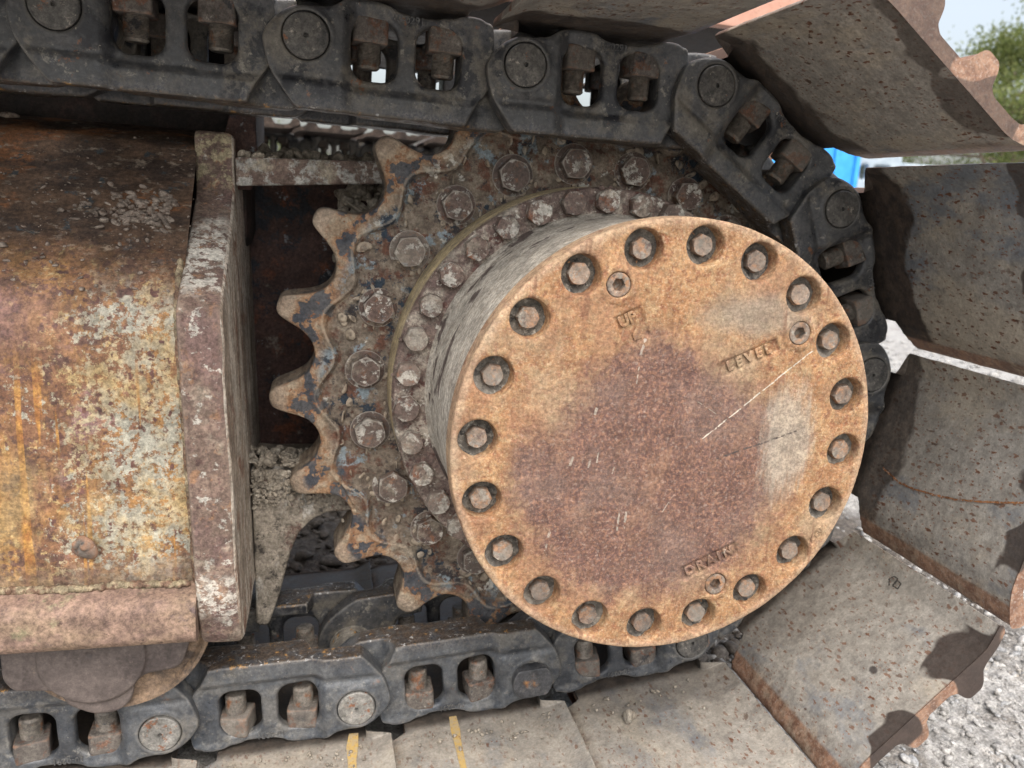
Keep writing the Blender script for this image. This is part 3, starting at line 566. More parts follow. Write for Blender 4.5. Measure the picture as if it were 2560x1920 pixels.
# ------------------------------------------------------------------ the track link (cast part, surface nets)
PITCH = .216
def build_link():
    h = 1.5; u = np.arange(-46, 264, h); y = np.arange(-6, 74, h); z = np.arange(-74, 50, h)
    U, Z2 = np.meshgrid(u, z, indexing='ij')
    outer = catmull([(-39, -14), (-39.5, -2), (-32, 11), (-20, 22), (-4, 28), (10, 29), (24, 31), (36, 38), (48, 42), (66, 42), (78, 40), (88, 36), (104, 34), (125, 34), (142, 36), (152, 40), (166, 41), (176, 38), (186, 30), (186, -20), (172, -44), (164, -60), (158, -66), (120, -66.5), (60, -66.5), (2, -66.5), (-8, -66), (-20, -52), (-33, -33)], 4)
    A2 = poly_sdf(U, Z2, outer)
    inner = catmull([(128, 30), (150, 36), (166, 38), (182, 36), (206, 38), (228, 37), (246, 27), (256, 8), (255, -16), (243, -38), (222, -55), (207, -64), (196, -66.5), (150, -66.5), (120, -60), (118, -20)], 4)
    B2 = poly_sdf(U, Z2, inner)
    U3 = U[:, None, :]; Z3 = Z2[:, None, :]; Y3 = y[None, :, None]
    # front face depth varies: end boss stands proud, rail stands proud, web is set back
    end = np.clip((50-U3)/18, 0, 1); end = end*end*(3-2*end)
    rail = np.clip((-38-Z3)/10, 0, 1); rail = rail*rail*(3-2*rail)
    foot = np.clip((Z3-30)/8, 0, 1)
    front = 17-12*end-5*rail*(1-end)-3*foot*(1-end)
    # shallow trough between the end boss and the rail
    front = front+3.5*np.exp(-((Z3+36)/5)**2)*np.clip((70-U3)/30, 0, 1)*np.clip((U3+34)/14, 0, 1)
    back = 33+(60-33)*np.clip((-46-Z3)/6, 0, 1)*np.clip((U3-48)/8, 0, 1)+6*foot
    fA = smax(A2[:, None, :], np.maximum(front-Y3, Y3-back), 3.5)
    # inboard half
    backB = 63+0*Z3; frontB = 36+0*Z3
    sl = np.clip((U3-150)/30, 0, 1); frontB = 17+19*sl*sl*(3-2*sl)
    fB = smax(B2[:, None, :], np.maximum(frontB-Y3, Y3-backB), 3.5)
    webA = Y3 > 33
    F = smin(fA, fB, 5)
    # windows through the web with softened rims
    for cx, hx in ((66, 23), (130.5, 23)):
        wn = rrect(U, Z2, cx, -4, hx, 28.5, 16)[:, None, :]
        F = smax(F, -wn, 6)
    # pin seat: raised ring round the pin
    rr = np.hypot(U, Z2)[:, None, :]
    F = smin(F, np.maximum(np.abs(rr-25)-1.6, np.maximum(4-Y3, Y3-14)), 3)
    F = smax(F, -(np.maximum(rr-22.2, Y3-8)), .6)
    Pn = np.stack(np.broadcast_arrays(U3, Y3, Z3), -1)
    F = F+.35*snoise(Pn, .09, 4, 2)
    V, Q = snets(F, (u[0], y[0], z[0]), (h, h, h))
    return V/1000, Q
LV, LQ = build_link()
link_near = mesh('track_link', LV, LQ, smooth=True)
V2 = LV.copy(); V2[:, 1] = .204-V2[:, 1]
link_far = mesh('track_link_far', V2, LQ[:, ::-1].copy(), smooth=True)
for m_ in (link_near, link_far): m_.materials.append(M['link'])

# pin, bushing, bolt, nut, lettering
def pin_mesh(r, y0, y1, name, mat):
    me = lathe([(.0022, y0+.004), (.0024, y0), (r-.0012, y0), (r, y0+.0012), (r, y1-.001), (r-.001, y1)], 40, name); me.materials.append(mat); return me
pin_a = pin_mesh(.0213, .0015, .2025, 'pin', M['pin']); pin_b = pin_mesh(.0213, .0015, .2025, 'pin_scaled', M['pin_bright'])
bush = lathe([(.0295, .058), (.0295, .146)], 40, 'bushing'); bush.materials.append(M['bushing'])
def thread_mesh():
    prof = [(.0095, -.0200), (.0115, -.0182)]; z = -.0172
    while z < .004: prof += [(.0118, z), (.0108, z+.0007)]; z += .0014
    prof += [(.0118, .006), (.0118, .030)]
    me = lathe([(r, y) for r, y in prof], 22, 'bolt', ang=60); me.transform(Matrix.Rotation(rad(90), 4, 'X')); me.materials.append(M['thread']); return me
bolt_me = thread_mesh()
def nut_mesh():
    u = np.arange(-21, 21.1, 1.5); z = np.arange(-3, 33, 1.5); U, Y, Z = np.meshgrid(u, u, z, indexing='ij')
    f = smax(rrect(U, Y, 0, 0, 17.5, 17.5, 4.5), np.maximum(3.5-Z, Z-28.5), 2.5); f = smax(f, np.hypot(U, Y)+ (3.5-Z)*1.4-23.0, 1.5)
    V, Q = snets(f+.25*snoise(np.stack([U, Y, Z], -1), .25, 1, 2), (u[0], u[0], z[0]), (1.5,)*3); me = mesh('nut', V/1000, Q, smooth=True); me.materials.append(M['nut']); return me
nut_me = nut_mesh()
mark_me = text_mesh('10-0291', .0098, .0003, .008); mark_me.materials.append(M['letter_link'])

# shoe
def shoe_mesh():
    prof = [(-40, 29), (-30, 34), (-14, 41), (0, 42), (80, 42), (150, 42), (162, 43), (178, 48), (196, 57), (200, 61), (197, 71), (192, 75), (181, 75), (176, 70), (171, 60), (162, 54), (150, 52), (122, 52), (114, 57), (110, 70), (106, 75), (92, 75), (88, 70), (84, 57), (76, 52), (46, 52), (38, 57), (34, 70), (30, 75), (15, 75), (10, 69), (4, 57), (-6, 52), (-22, 47), (-38, 38)]
    prof = resample(fillet(prof, 3.2, 3), 4.2)
    ys = np.concatenate([[-251, -250.4, -249], np.linspace(-245, -16, 42), [-12, -10, -8, -6, -4, -2, 0, 2], np.linspace(4, 198, 33), [202, 204, 206, 208, 210, 212, 215], np.linspace(225, 448, 24), [453, 454.4, 455]])
    n = len(prof); V = []
    nrm = np.roll(prof, -1, 0)-np.roll(prof, 1, 0); nrm = np.stack([nrm[:, 1], -nrm[:, 0]], 1); nrm /= np.linalg.norm(nrm, axis=1)[:, None]
    for yy in ys:
        e = min(yy+251, 455-yy); ins = 1.6*(1-min(e/2.0, 1))**.5 if e < 2 else 0
        p = prof+nrm*ins*(1 if (poly_area(prof) > 0) else -1)
        k = 0
        k = float(np.clip((113-abs(yy-102))/13.0, 0, 1)); k = k*k*(3-2*k)
        q = p.copy()
        if k > 0:
            lo = -40+30*k; hi = 200-42*k
            q[:, 0] = np.clip(q[:, 0], lo, None); q[:, 0] = np.minimum(q[:, 0], hi)
        P3 = np.stack([q[:, 0], np.full(n, yy), q[:, 1]], -1)
        big = np.clip((q[:, 1]-50)/20, 0, 1)
        P3[:, 2] += .25*snoise(P3, .02, 2, 2) - big*.9*(.5+.5*snoise(P3, .10, 8, 3))
        P3[:, 0] += (np.abs(q[:, 0]-80) > 80)*.35*snoise(P3, .12, 9, 3)
        V.append(P3)
    V = np.array(V); m_ = len(ys); V = V.reshape(-1, 3)/1000
    ii = np.arange(m_*n).reshape(m_, n); jj = np.roll(ii, -1, 1)
    Q = np.stack([ii[:-1], jj[:-1], jj[1:], ii[1:]], -1).reshape(-1, 4)
    me = bpy.data.meshes.new('track_shoe'); me.from_pydata(V.tolist(), [], Q.tolist()+[list(range(n)), list(range((m_-1)*n, m_*n))]); me.update()
    recalc(me); me.polygons.foreach_set('use_smooth', [True]*len(me.polygons)); me.set_sharp_from_angle(angle=rad(38)); me.materials.append(M['shoe']); return me
M['shoe_far'] = m_generic('far_shoe_shaded', [((.085, .065, .052), (.13, .10, .085)), ((.05, .04, .035), 20, .5, .6)])  # darker copy of the shoe material: the upper body's shade painted in
def poly_area(p): return .5*np.sum(p[:, 0]*np.roll(p[:, 1], -1)-np.roll(p[:, 0], -1)*p[:, 1])
shoe_me = shoe_mesh()
dot = lathe([(.0001, -.0004), (.0155, -.0004), (.0155, .0012)], 24, 'x')

def segment(label, a, b, d0=.855, group=None, bright=False, master=False, mark=True, tone=(.8, 0, .5)):
    a = np.array(a); b = np.array(b); u = (b-a)/np.linalg.norm(b-a)
    t = empty('track_segment', W(a[0], d0, a[1]), (0, math.atan2(-u[1], u[0]), 0))
    tag(t, label, 'track segment', group)
    l1 = ob('track_link', link_near, None, t); l2 = ob('track_link', link_far, None, t)
    sh_ = ob('track_shoe', shoe_me, None, t); sh_.color = (*tone, 1); l1.color = (0, tone[1]*.75, 0, 1); l2.color = (0, 0, 0, 1)
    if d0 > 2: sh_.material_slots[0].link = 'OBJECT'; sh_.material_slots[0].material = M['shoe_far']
    if master:
        mp = [(25*math.cos(t), max(-19, min(19, 25*math.sin(t)))) for t in np.linspace(0, 2*math.pi, 48, endpoint=False)]
        mm = prism([(x/1000, z/1000) for x, z in mp], -.007, .03, 'y', .0015, 'master_pin'); mm.materials.append(M['master'])
        q = ob('pin', mm, None, t); q['label'] = 'master pin with two flats and an orange rust spot'
    else: ob('pin', pin_b if bright else pin_a, None, t)
    ob('bushing', bush, None, t, (0, 0, 0))
    for uu in (.061, .137):
        for yy, sgn in ((.035, 1), (.169, -1)):
            k = ob('bolt', bolt_me, None, t, (uu, yy, 0)); nrot = random.uniform(-.28, .28)
            ob('nut', nut_me, None, k, (0, 0, 0), (0, 0, nrot))
    if mark: ob('casting_mark', mark_me, None, l1, (.098, .0163, .0292))
    return t

def cpt(a): a = rad(a); return (AX+.3665*math.cos(a), AZ+.3665*math.sin(a))
st = 360/10.5
top = [(-.2318-PITCH*k, .1427+.0004*k) for k in (3, 2, 1)]+[(-.2318, .1427), (-.0150, .1400)]
wrap = [cpt(107.2-st*k) for k in range(7)]
bot = [(.0455, -.5964), (-.1688, -.6062), (-.3845, -.612), (-.6005, -.615)]
pins = top+wrap+bot
LAB = ['upper run track segment farthest left, beyond the picture edge', 'upper run track segment just beyond the left picture edge',
 'upper run track segment cut by the left edge, only its rail end showing', 'upper run track segment above the rusty beam, leftmost one showing both windows',
 'upper run track segment with grit-speckled pin, right above the gap', 'black oily track segment resting on the sprocket top, rail end chamfered at right',
 'slanting track segment right of the sprocket top, under the oil-spotted shoe', 'steep track segment at far right just below the blue container',
 'track segment half hidden behind the round cover, shoe with curved rust line', 'track segment below right of the cover, shoe with black scribble',
 'track segment under the round cover, broad grey shoe carrying a clod', 'lower track segment with a flat-sided master pin',
 'lower track segment whose pin end is pale and rust-ringed, left of the master pin', 'lower track segment beside the roller, grey pin end with rusty lower rim', 'lower track segment at the bottom left corner under the roller']
TONE = {6: (.9, .05, .7), 7: (.97, 0, .8), 8: (.8, .12, .9), 9: (.22, .2, .95), 10: (.30, .35, .5), 11: (.12, .6, .8), 12: (.15, .6, .9), 13: (.2, .5, .9)}
segs = []
for i in range(len(pins)-1):
    if i == 14: break
    s = segment(LAB[i], pins[i], pins[i+1], group='segments of the near track', bright=(i in (12, 13)), master=(i == 11), mark=True, tone=TONE.get(i, (.92, 0, .5)))
    segs.append(s)

# scribble on the tilted shoe, yellow chalk lines
def flat_strip(pts, wd, name, mat, parent, z):
    V = []; F = []
    for i, (x, y) in enumerate(pts):
        p = pts[max(i-1, 0)]; q = pts[min(i+1, len(pts)-1)]; L = math.hypot(q[0]-p[0], q[1]-p[1]); nx_, ny_ = -(q[1]-p[1])/L*wd/2, (q[0]-p[0])/L*wd/2
        k = 1+.25*math.sin(i*1.7)
        V += [(x+nx_*k, y+ny_*k, z), (x-nx_*k, y-ny_*k, z)]
        if i: F.append((2*i-2, 2*i-1, 2*i+1, 2*i))
    me = recalc(mesh(name, V, F)); return ob(name, me, mat, parent)
M['ink'] = m_generic('black_marker', [((.03, .028, .025), (.05, .045, .04)), ((.12, .11, .10), 200, .55, .7)], bumpd=(.0001, .0001, .0001))
def m_chalk():
    b = MB('yellow_paint_line'); n = b.noise(140, 5, .75); n2 = b.noise(400, 3, .7)
    c = b.mix(b.rng(n, .4, .6), (.46, .31, .10), (.38, .30, .18)); c = b.mix(b.rng(n2, .58, .66), c, (.24, .12, .07)); return b.out(c, .75)
M['chalk'] = m_chalk()
flat_strip([(.0985, .014), (.0993, -.012), (.1000, -.035), (.1007, -.0785), (.101, -.13), (.102, -.25)], .009, 'paint_line', M['chalk'], segs[11], .0412)
flat_strip([(.0041, .014), (.0065, -.010), (.0075, -.03), (.0081, -.06), (.009, -.25)], .011, 'paint_line', M['chalk'], segs[12], .0407)
for k, pts in enumerate([[(-.0072, -.1089), (-.0141, -.1013), (-.0202, -.1036), (-.0200, -.1099), (-.0096, -.1123)], [(-.0096, -.1123), (-.0098, -.121), (-.0172, -.1188), (-.0183, -.1117), (-.0120, -.1130)]]):
    pts = [tuple(p) for p in resample(pts, .0012, False)]
    flat_strip(pts, .0017, 'marker_scribble', M['ink'], segs[9], .0350+.0001*k)
M['rustline'] = m_generic('rust_run_line', [((.22, .085, .035), (.33, .15, .06)), ((.28, .25, .22), 260, .52, .60)], bumpd=(.0002, .0002, .0001))
cl = resample([(.1078, -.023), (.1153, -.0586), (.1140, -.085), (.1095, -.1136), (.1030, -.145), (.0952, -.171), (.0753, -.2255)], .003, False)
flat_strip([(x+random.uniform(-.0003, .0003), y) for x, y in cl], .0022, 'rust_line', M['rustline'], segs[8], .0412)

# ------------------------------------------------------------------ sprocket
def build_sprocket():
    h = .0022; x = np.arange(-.376, .377, h); y = np.arange(-.012, .080, h)
    X, Z = np.meshgrid(x, x, indexing='ij'); r = np.hypot(X, Z); th = np.degrees(np.arctan2(Z, X))
    a = np.abs((th-149.8+180/21) % (360/21)-180/21)
    R_ = np.interp(a, [0, .9, 1.6, 2.2, 2.8, 3.5, 4.3, 5.3, 6.5, 7.6, 8.57], [.3680, .3675, .3648, .3580, .3480, .3385, .3305, .3245, .3205, .3188, .3182])
    g = np.gradient(R_, h); slope = np.sqrt(1+np.minimum(((R_-np.roll(R_, 1, 0))/h)**2+((R_-np.roll(R_, 1, 1))/h)**2, 9))
    # true 2-D distance to the toothed outline
    th2 = np.radians(np.linspace(0, 360, 21*36, endpoint=False)); a2 = np.abs((np.degrees(th2)-149.8+180/21) % (360/21)-180/21)
    R2 = np.interp(a2, [0, .9, 1.6, 2.2, 2.8, 3.5, 4.3, 5.3, 6.5, 7.6, 8.57], [.3680, .3675, .3648, .3580, .3480, .3385, .3305, .3245, .3205, .3188, .3182])
    cx, cz = R2*np.cos(th2), R2*np.sin(th2); D = np.full(X.shape, 1.)
    band = (r > .28); Xb, Zb = X[band], Z[band]; d = np.full(Xb.shape, 1.); rb = np.degrees(np.arctan2(Zb, Xb)) % 360
    for i in range(len(th2)):
        m = np.abs((rb-np.degrees(th2[i])+180) % 360-180) < 9
        ax, az = cx[i-1], cz[i-1]; ex, ez = cx[i]-ax, cz[i]-az; t = np.clip(((Xb[m]-ax)*ex+(Zb[m]-az)*ez)/(ex*ex+ez*ez), 0, 1)
        d[m] = np.minimum(d[m], np.hypot(Xb[m]-ax-t*ex, Zb[m]-az-t*ez))
    s = r-R_; D[~band] = -(.315-r[~band]); D[band] = np.where(s[band] > 0, d, -d)
    step = .303+.010*np.cos(np.radians(21*(th-149.8)))
    k = np.clip((step+.005-r)/.010, 0, 1); k = k*k*(3-2*k)            # 1 inside the hub disc
    front = .0+.0075*k-.0035*np.exp(-((r-step-.003)/.0045)**2)         # hub disc set back, a low ridge on the boundary
    front = front-.006*np.clip((.283-r)/.012, 0, 1)
    front = front+.006*np.clip((r-.352)/.018, 0, 1)**1.5               # tips taper
    F = smax(D[:, None, :], np.maximum(front[:, None, :]-y[None, :, None], y[None, :, None]-.068+.005*np.clip((r[:, None, :]-.35)/.02, 0, 1)), .0050)
    P = np.stack(np.broadcast_arrays(X[:, None, :], y[None, :, None], Z[:, None, :]), -1)[..., :]
    n2 = snoise(np.stack([X, 0*X, Z], -1), 45, 3, 3)*.0006+np.maximum(snoise(np.stack([X, 0*X, Z], -1), 28, 13, 3)-.15, 0)*.0035*(r < .312)
    F = F-n2[:, None, :]
    F = np.maximum(F, (.15-r)[:, None, :])
    V, Q = snets(F, (x[0], y[0], x[0]), (h, h, h)); return mesh('toothed_ring', V, Q, smooth=True)
spr = empty('drive_sprocket', W(AX, .934, AZ)); tag(spr, 'crusted drive sprocket with clay coloured teeth, big hex bolts ringing the round drum', 'sprocket')
ob('toothed_ring', build_sprocket(), M['sprocket'], spr)
rs = np.random.RandomState(5)
hb = [hexbolt(.0185*(1+.02*k), .0135, .22, rot=rad(7+19*k), washer=.002, wr=1.22) for k in range(4)]
for m_ in hb: m_.materials.append(M['bolt'])
for k in range(22):
    a = rad(161.2+360/22*k); o = ob('bolt', hb[k % 4], None, spr, (.2605*math.cos(a), .0015, .2605*math.sin(a)), (rs.uniform(-.03, .03), rs.uniform(-.5, .5), rs.uniform(-.03, .03)))

mb_ = []; r_ = np.random.RandomState(23)
for k in range(22):
    a = rad(161.2+360/22*k); cx_, cz_ = .2605*math.cos(a), .2605*math.sin(a)
    for j in range(5):
        an = r_.uniform(-2.9, -.2) if r_.rand() < .75 else r_.uniform(0, 6.28); q = r_.uniform(.017, .026); mb_.append(((cx_+q*math.cos(an), .002, cz_+q*math.sin(an)), (r_.uniform(.003, .006), r_.uniform(.0015, .004), r_.uniform(.003, .006))))
for k in range(160):
    a = r_.uniform(0, 6.28); q = r_.choice([.239, .283, .298])+r_.normal()*.003; mb_.append(((q*math.cos(a), .003, q*math.sin(a)), (r_.uniform(.003, .011), r_.uniform(.001, .0025), r_.uniform(.003, .009))))
mo = tag(ob('crust_lumps', stones(mb_, 31, 2, 'crust_lumps', 12, .45), M['sprocket'], spr), kind='stuff')

# ------------------------------------------------------------------ final drive: flange, drum, cover
fd = empty('final_drive', W(AX, .866, AZ)); tag(fd, 'rusty final drive hub, large round orange-brown cover with recessed bolts', 'hub drive')
flg = lathe([(.17, 0), (.228, 0), (.2325, .0015), (.2345, .005), (.2348, .064)], 160, 'flange', cap=False, ang=30)
ob('flange', flg, M['flange'], fd)
M['bolt_pale'] = m_generic('crusted_bolt', [((.13, .085, .07), (.20, .145, .12)), ((.50, .475, .42), 60, .50, .56, (1, 1, 1), .95), ((.22, .10, .06), 70, .55, .62), ((.30, .26, .21), 30, .5, .62, (1, 1, 1), .7)], bumpd=(.003, .0016, .0007), vary=.35)
fb = [hexbolt(.0138*(1+.03*k), .0125, .25, rot=rad(13+23*k), washer=.0, wr=1.2, name='bolt') for k in range(4)]
for m_ in fb: m_.materials.append(M['bolt_pale'])
for k in range(35):
    a = rad(153.4+360/35*k); ob('bolt', fb[k % 4], None, fd, (.2195*math.cos(a), .0005, .2195*math.sin(a)), (rs.uniform(-.04, .04), rs.uniform(-.5, .5), rs.uniform(-.04, .04)))
mb2 = []; r_ = np.random.RandomState(41)
for k in range(35):
    a = rad(153.4+360/35*k); cx_, cz_ = .2195*math.cos(a), .2195*math.sin(a)
    for j in range(7):
        an = r_.uniform(0, 6.28); q = r_.uniform(.011, .0165); mb2.append(((cx_+q*math.cos(an), .001, cz_+q*math.sin(an)), (r_.uniform(.002, .0045), r_.uniform(.001, .0035), r_.uniform(.002, .004))))
tag(ob('crust_lumps', stones(mb2, 33, 2, 'crust_lumps', 10, .5), M['flange'], fd), kind='stuff')
CO = (.0035, -.212, .0040)       # the cover's centre in drive coordinates (face at D=.654)
dp = [(.2035, .004), (.2038, .010), (.2030, .013), (.2022, .016), (.2018, .06), (.1995, .12), (.1985, .19), (.1995, .2045), (.203, .2135)]
dr = ob('drum', lathe([(r, y) for r, y in dp], 160, 'drum', cap=False, ang=30), M['drum'], fd, CO)
BA = [104.6, 86.5, 69, 51.1, 33.3, 15.1, -2.7, -20.3, -38.6, -56.7, -74.8, -92.8, -111, -128.8, -146.7, -164.4, -182.2, -200.2, -218.4, -236.6]
PL = [(-.067, .1452), (.1148, .1074), (.0606, -.1420)]
UPC = (-.0503, .1083); LEC = (.0665, .0835); DRC = (.0512, -.1177)
def rot_rect(X, Z, c, hx, hz, ang):
    ca, sa = math.cos(ang), math.sin(ang); U = (X-c[0])*ca+(Z-c[1])*sa; V = -(X-c[0])*sa+(Z-c[1])*ca
    return rrect(U, V, 0, 0, hx, hz, .0008), U, V
def build_cover():
    h = .00135; x = np.arange(-.209, .2095, h); y = np.arange(-.0045, .024, h)
    X, Z = np.meshgrid(x, x, indexing='ij'); r = np.hypot(X, Z)
    Y3 = y[None, :, None]
    F = smax((r-.2062)[:, None, :], -Y3+0*X[:, None, :], .0035)
    rc = np.full(X.shape, 1.); 
    for i, a in enumerate(BA):
        a = rad(a); rc = np.minimum(rc, np.hypot(X-.1825*math.cos(a), Z-.1825*math.sin(a)))
    pl = np.full(X.shape, 1.)
    for p in PL: pl = np.minimum(pl, np.hypot(X-p[0], Z-p[1]))
    F = smin(F, smax((pl-.0165)[:, None, :], -.0016-Y3, .004), .003)           # low pads round the plugs
    F = smax(F, -smax((rc-.0180)[:, None, :]+(Y3+.0)*.12, Y3-.0158, .002), .0022)
    F = smax(F, -smax((pl-.0112)[:, None, :], Y3-.0095, .0005), .0010)
    for c, hx, hz, ang in ((UPC, .0130, .0150, rad(25)), (LEC, .0312, .0066, rad(24)), (DRC, .0306, .0070, rad(24))):
        d, U, V = rot_rect(X, Z, c, hx, hz, ang); F = smax(F, -smax(d[:, None, :], Y3-.0021, .0003), .0004)
    for c in ((.1624, -.1009), (.1668, -.0956)):
        d, U, V = rot_rect(X, Z, c, .0034, .0034, rad(45)); F = smax(F, -smax(d[:, None, :], Y3-.0009, .0004), .0005)
    d = np.abs(np.hypot(X-.1690, Z+.0885)-.0034)-.0006; F = smin(F, smax(d[:, None, :], -.0007-Y3, .0004), .0008)
    F = F-(snoise(np.stack([X, 0*X, Z], -1), 60, 21, 4)*.00028)[:, None, :]
    # a shallow cast step curving below the DRAIN plug
    V, Q = snets(F, (x[0], y[0], x[0]), (h, h, h)); return mesh('cover', V, Q, smooth=True)
cov = ob('cover', build_cover(), M['cover'], fd, CO)
cb = [hexbolt(.0101*(1+.02*k), .0085, .3, rot=rad(17*k), washer=.0, wr=1.18, name='bolt') for k in range(4)]
for m_ in cb: m_.materials.append(M['cover_bolt'])
grit = [lathe([(.0164, -.0005), (.0164, .0005)], 24, 'x')]
for i, a in enumerate(BA):
    a = rad(a); rr = .1825; p = (rr*math.cos(a), .0145, rr*math.sin(a))
    ob('bolt', cb[i % 4], None, cov, p, (rs.uniform(-.05, .05), rs.uniform(-1, 1), rs.uniform(-.05, .05)))
    # grit packed into the counterbore
    n = 40; V = []; F = []
    for j in range(7):
        q = .0180*j/6
        for t in range(n):
            an = 2*math.pi*t/n; x_, z_ = q*math.cos(an), q*math.sin(an)
            low = (max(0, -(x_*.6+z_*.8)/.018)**1.5 if (i % 3) else .35)*(.4+1.1*((i*7) % 5)/4)
            V.append((p[0]+x_, 0.0143-.0060*low*(j/6)**2-.0016*float(snoise(np.array([x_+i, 0., z_]), 500, i, 2))*(j > 2), p[2]+z_))
    for j in range(6):
        for t in range(n): F.append((j*n+t, j*n+(t+1) % n, (j+1)*n+(t+1) % n, (j+1)*n+t))
    g_ = recalc(mesh('recess_grit', V, F, smooth=True)); ob('recess_grit', g_, M['grease'], cov)
def plug_mesh():
    V = []; F = []; n = 36
    def ring(r, y, hexa=0):
        s_ = len(V)
        for i in range(n):
            a = 2*math.pi*i/n; k = math.cos(math.pi/6)/math.cos(a % (math.pi/3)-math.pi/6); q = r*(hexa*k+1-hexa); V.append((q*math.cos(a), y, q*math.sin(a)))
        return s_
    R_ = [ring(.0107, .0012), ring(.0107, -.0012), ring(.0100, -.0019), ring(.0066, -.0019), ring(.0061, -.0014, 1), ring(.0061, .0060, 1), ring(.0020, .0068)]
    for a, b in zip(R_, R_[1:]):
        for i in range(n): F.append((a+i, a+(i+1) % n, b+(i+1) % n, b+i))
    F.append([R_[-1]+i for i in range(n)]); me = recalc(mesh('plug', V, F, ang=30)); me.materials.append(M['cover_bolt']); return me
pm_ = plug_mesh()
for p in PL: ob('plug', pm_, None, cov, (p[0], .0008, p[1]))
def lettering(s, size, c, ang, depth=.0009, bold=.012, dy=.0012, off=(0, 0), spacing=1., name='lettering', y0=None):
    me = text_mesh(s, size, depth, bold); me.materials.append(M['cover'])
    a = rad(ang); me.transform(Matrix.Translation((c[0]+off[0]*math.cos(a)-off[1]*math.sin(a), dy, c[1]+off[0]*math.sin(a)+off[1]*math.cos(a))) @ Matrix.Rotation(-a, 4, 'Y'))
    o = ob(name, me, None, cov); return o
lettering('UP', .0135, UPC, 25, off=(-.0020, .0085), depth=.0013)
lettering('L E V E L', .0124, LEC, 24, depth=.0013)
lettering('D R A I N', .0124, DRC, 24, depth=.0013)
arrow = prism([(-.0034, -.0110), (.0044, -.0110), (.0044, -.0030), (.0020, -.0005), (-.0034, -.0045)], -.0008, .001, 'y', .0003, 'arrow_mark'); arrow.materials.append(M['cover'])
a_ = rad(25); arrow.transform(Matrix.Translation((UPC[0]+.0015, .0008, UPC[1])) @ Matrix.Rotation(-a_, 4, 'Y')); ob('arrow_mark', arrow, None, cov)
lettering('S', .0062, (.1624, -.1009), 45, depth=.0006, dy=.0007); lettering('K', .0062, (.1668, -.0956), 45, depth=.0006, dy=.0007); lettering('T', .0056, (.1690, -.0885), 45, depth=.0005, dy=0)

# ------------------------------------------------------------------ track frame
tf = empty('undercarriage_beam', (0, 0, 0)); tag(tf, 'rusty track frame with peeling yellowish paint, thick end plate and sloping dirt-covered top', 'track frame')
O3 = (0, 0, H)
def profile_sweep(pts, xs, name, closed=False, amp=.0008, lean=0.):
    pts = np.array(pts); n = len(pts); V = []
    for x in xs:
        P3 = np.stack([np.full(n, x)-lean*(pts[:, 1]+.13), pts[:, 0], pts[:, 1]], -1)
        d = snoise(P3, 14, 31, 3)*amp; P3[:, 1] -= d; P3[:, 2] += d*.5; V.append(P3)
    m_ = len(xs); V = np.array(V).reshape(-1, 3); ii = np.arange(m_*n).reshape(m_, n)
    Q = np.stack([ii[:-1, :-1], ii[1:, :-1], ii[1:, 1:], ii[:-1, 1:]], -1).reshape(-1, 4)
    return mesh(name, V, Q, smooth=True)
fp = [(1.8, .085), (1.45, .075), (1.12, .060), (1.02, .040), (.985, .012), (.925, -.036), (.868, -.083), (.844, -.106), (.828, -.132), (.823, -.162), (.822, -.24), (.822, -.33), (.822, -.412), (.822, -.50)]
fp2 = resample(catmull(fp, 6)[6:-11], .009, False)
fm = profile_sweep(fp2, np.arange(-.80, -.1199, .012), 'side_panel', amp=.0022, lean=.04)
ob('side_panel', fm, M['frame'], tf, O3)
# top deck end and underside close the box
ob('under_panel', box(-.80, -.125, .825, 1.45, -.47, -.44, 'under_panel', .002), M['rail'], tf, O3)
# thick end plate
pp = [(1.16, .052), (1.005, .052), (.998, .046), (.995, -.012), (.805, -.118), (.799, -.135), (.799, -.425), (.812, -.470), (.830, -.482), (1.16, -.482)]
pp = fillet(pp, [.004, .004, .004, .02, .02, .02, .02, .02, .012, .004], 4)
def plate_mesh():
    P = resample(pp, .006); n = len(P); xs = [-.130, -.1285, -.126, -.118, -.108, -.100, -.0945, -.0915, -.0895]; V = []
    for j, x in enumerate(xs):
        ins = [.003, .001, 0, 0, 0, 0, .0005, .002, .005][j]
        nr = np.roll(P, -1, 0)-np.roll(P, 1, 0); nr = np.stack([-nr[:, 1], nr[:, 0]], 1); nr /= np.linalg.norm(nr, axis=1)[:, None]
        if poly_area(P) > 0: pass
        else: nr = -nr
        Q = P+nr*ins
        P3 = np.stack([np.full(n, x)-.04*(Q[:, 1]+.13), Q[:, 0], Q[:, 1]], -1); d = snoise(P3, 40, 17, 3)*.0009; P3[:, 1] += d; P3[:, 2] += d
        if j >= 7: P3[:, 0] += snoise(P3*np.array([1, 1, 1]), 60, 19, 3)*.0012
        V.append(P3)
    m_ = len(xs); V = np.array(V).reshape(-1, 3); ii = np.arange(m_*n).reshape(m_, n); jj = np.roll(ii, -1, 1)
    Q = np.stack([ii[:-1], jj[:-1], jj[1:], ii[1:]], -1).reshape(-1, 4).tolist()+[list(range(n)), list(range((m_-1)*n, m_*n))]
    me = bpy.data.meshes.new('end_plate'); me.from_pydata(V.tolist(), [], Q); me.update(); recalc(me); me.polygons.foreach_set('use_smooth', [True]*len(me.polygons)); me.set_sharp_from_angle(angle=rad(30)); return me
em = plate_mesh(); em.materials.append(M['plate']); em.materials.append(M['plate_edge'])
for p in em.polygons:
    if p.normal.x > .75 : p.material_index = 1
ob('end_plate', em, None, tf, O3)
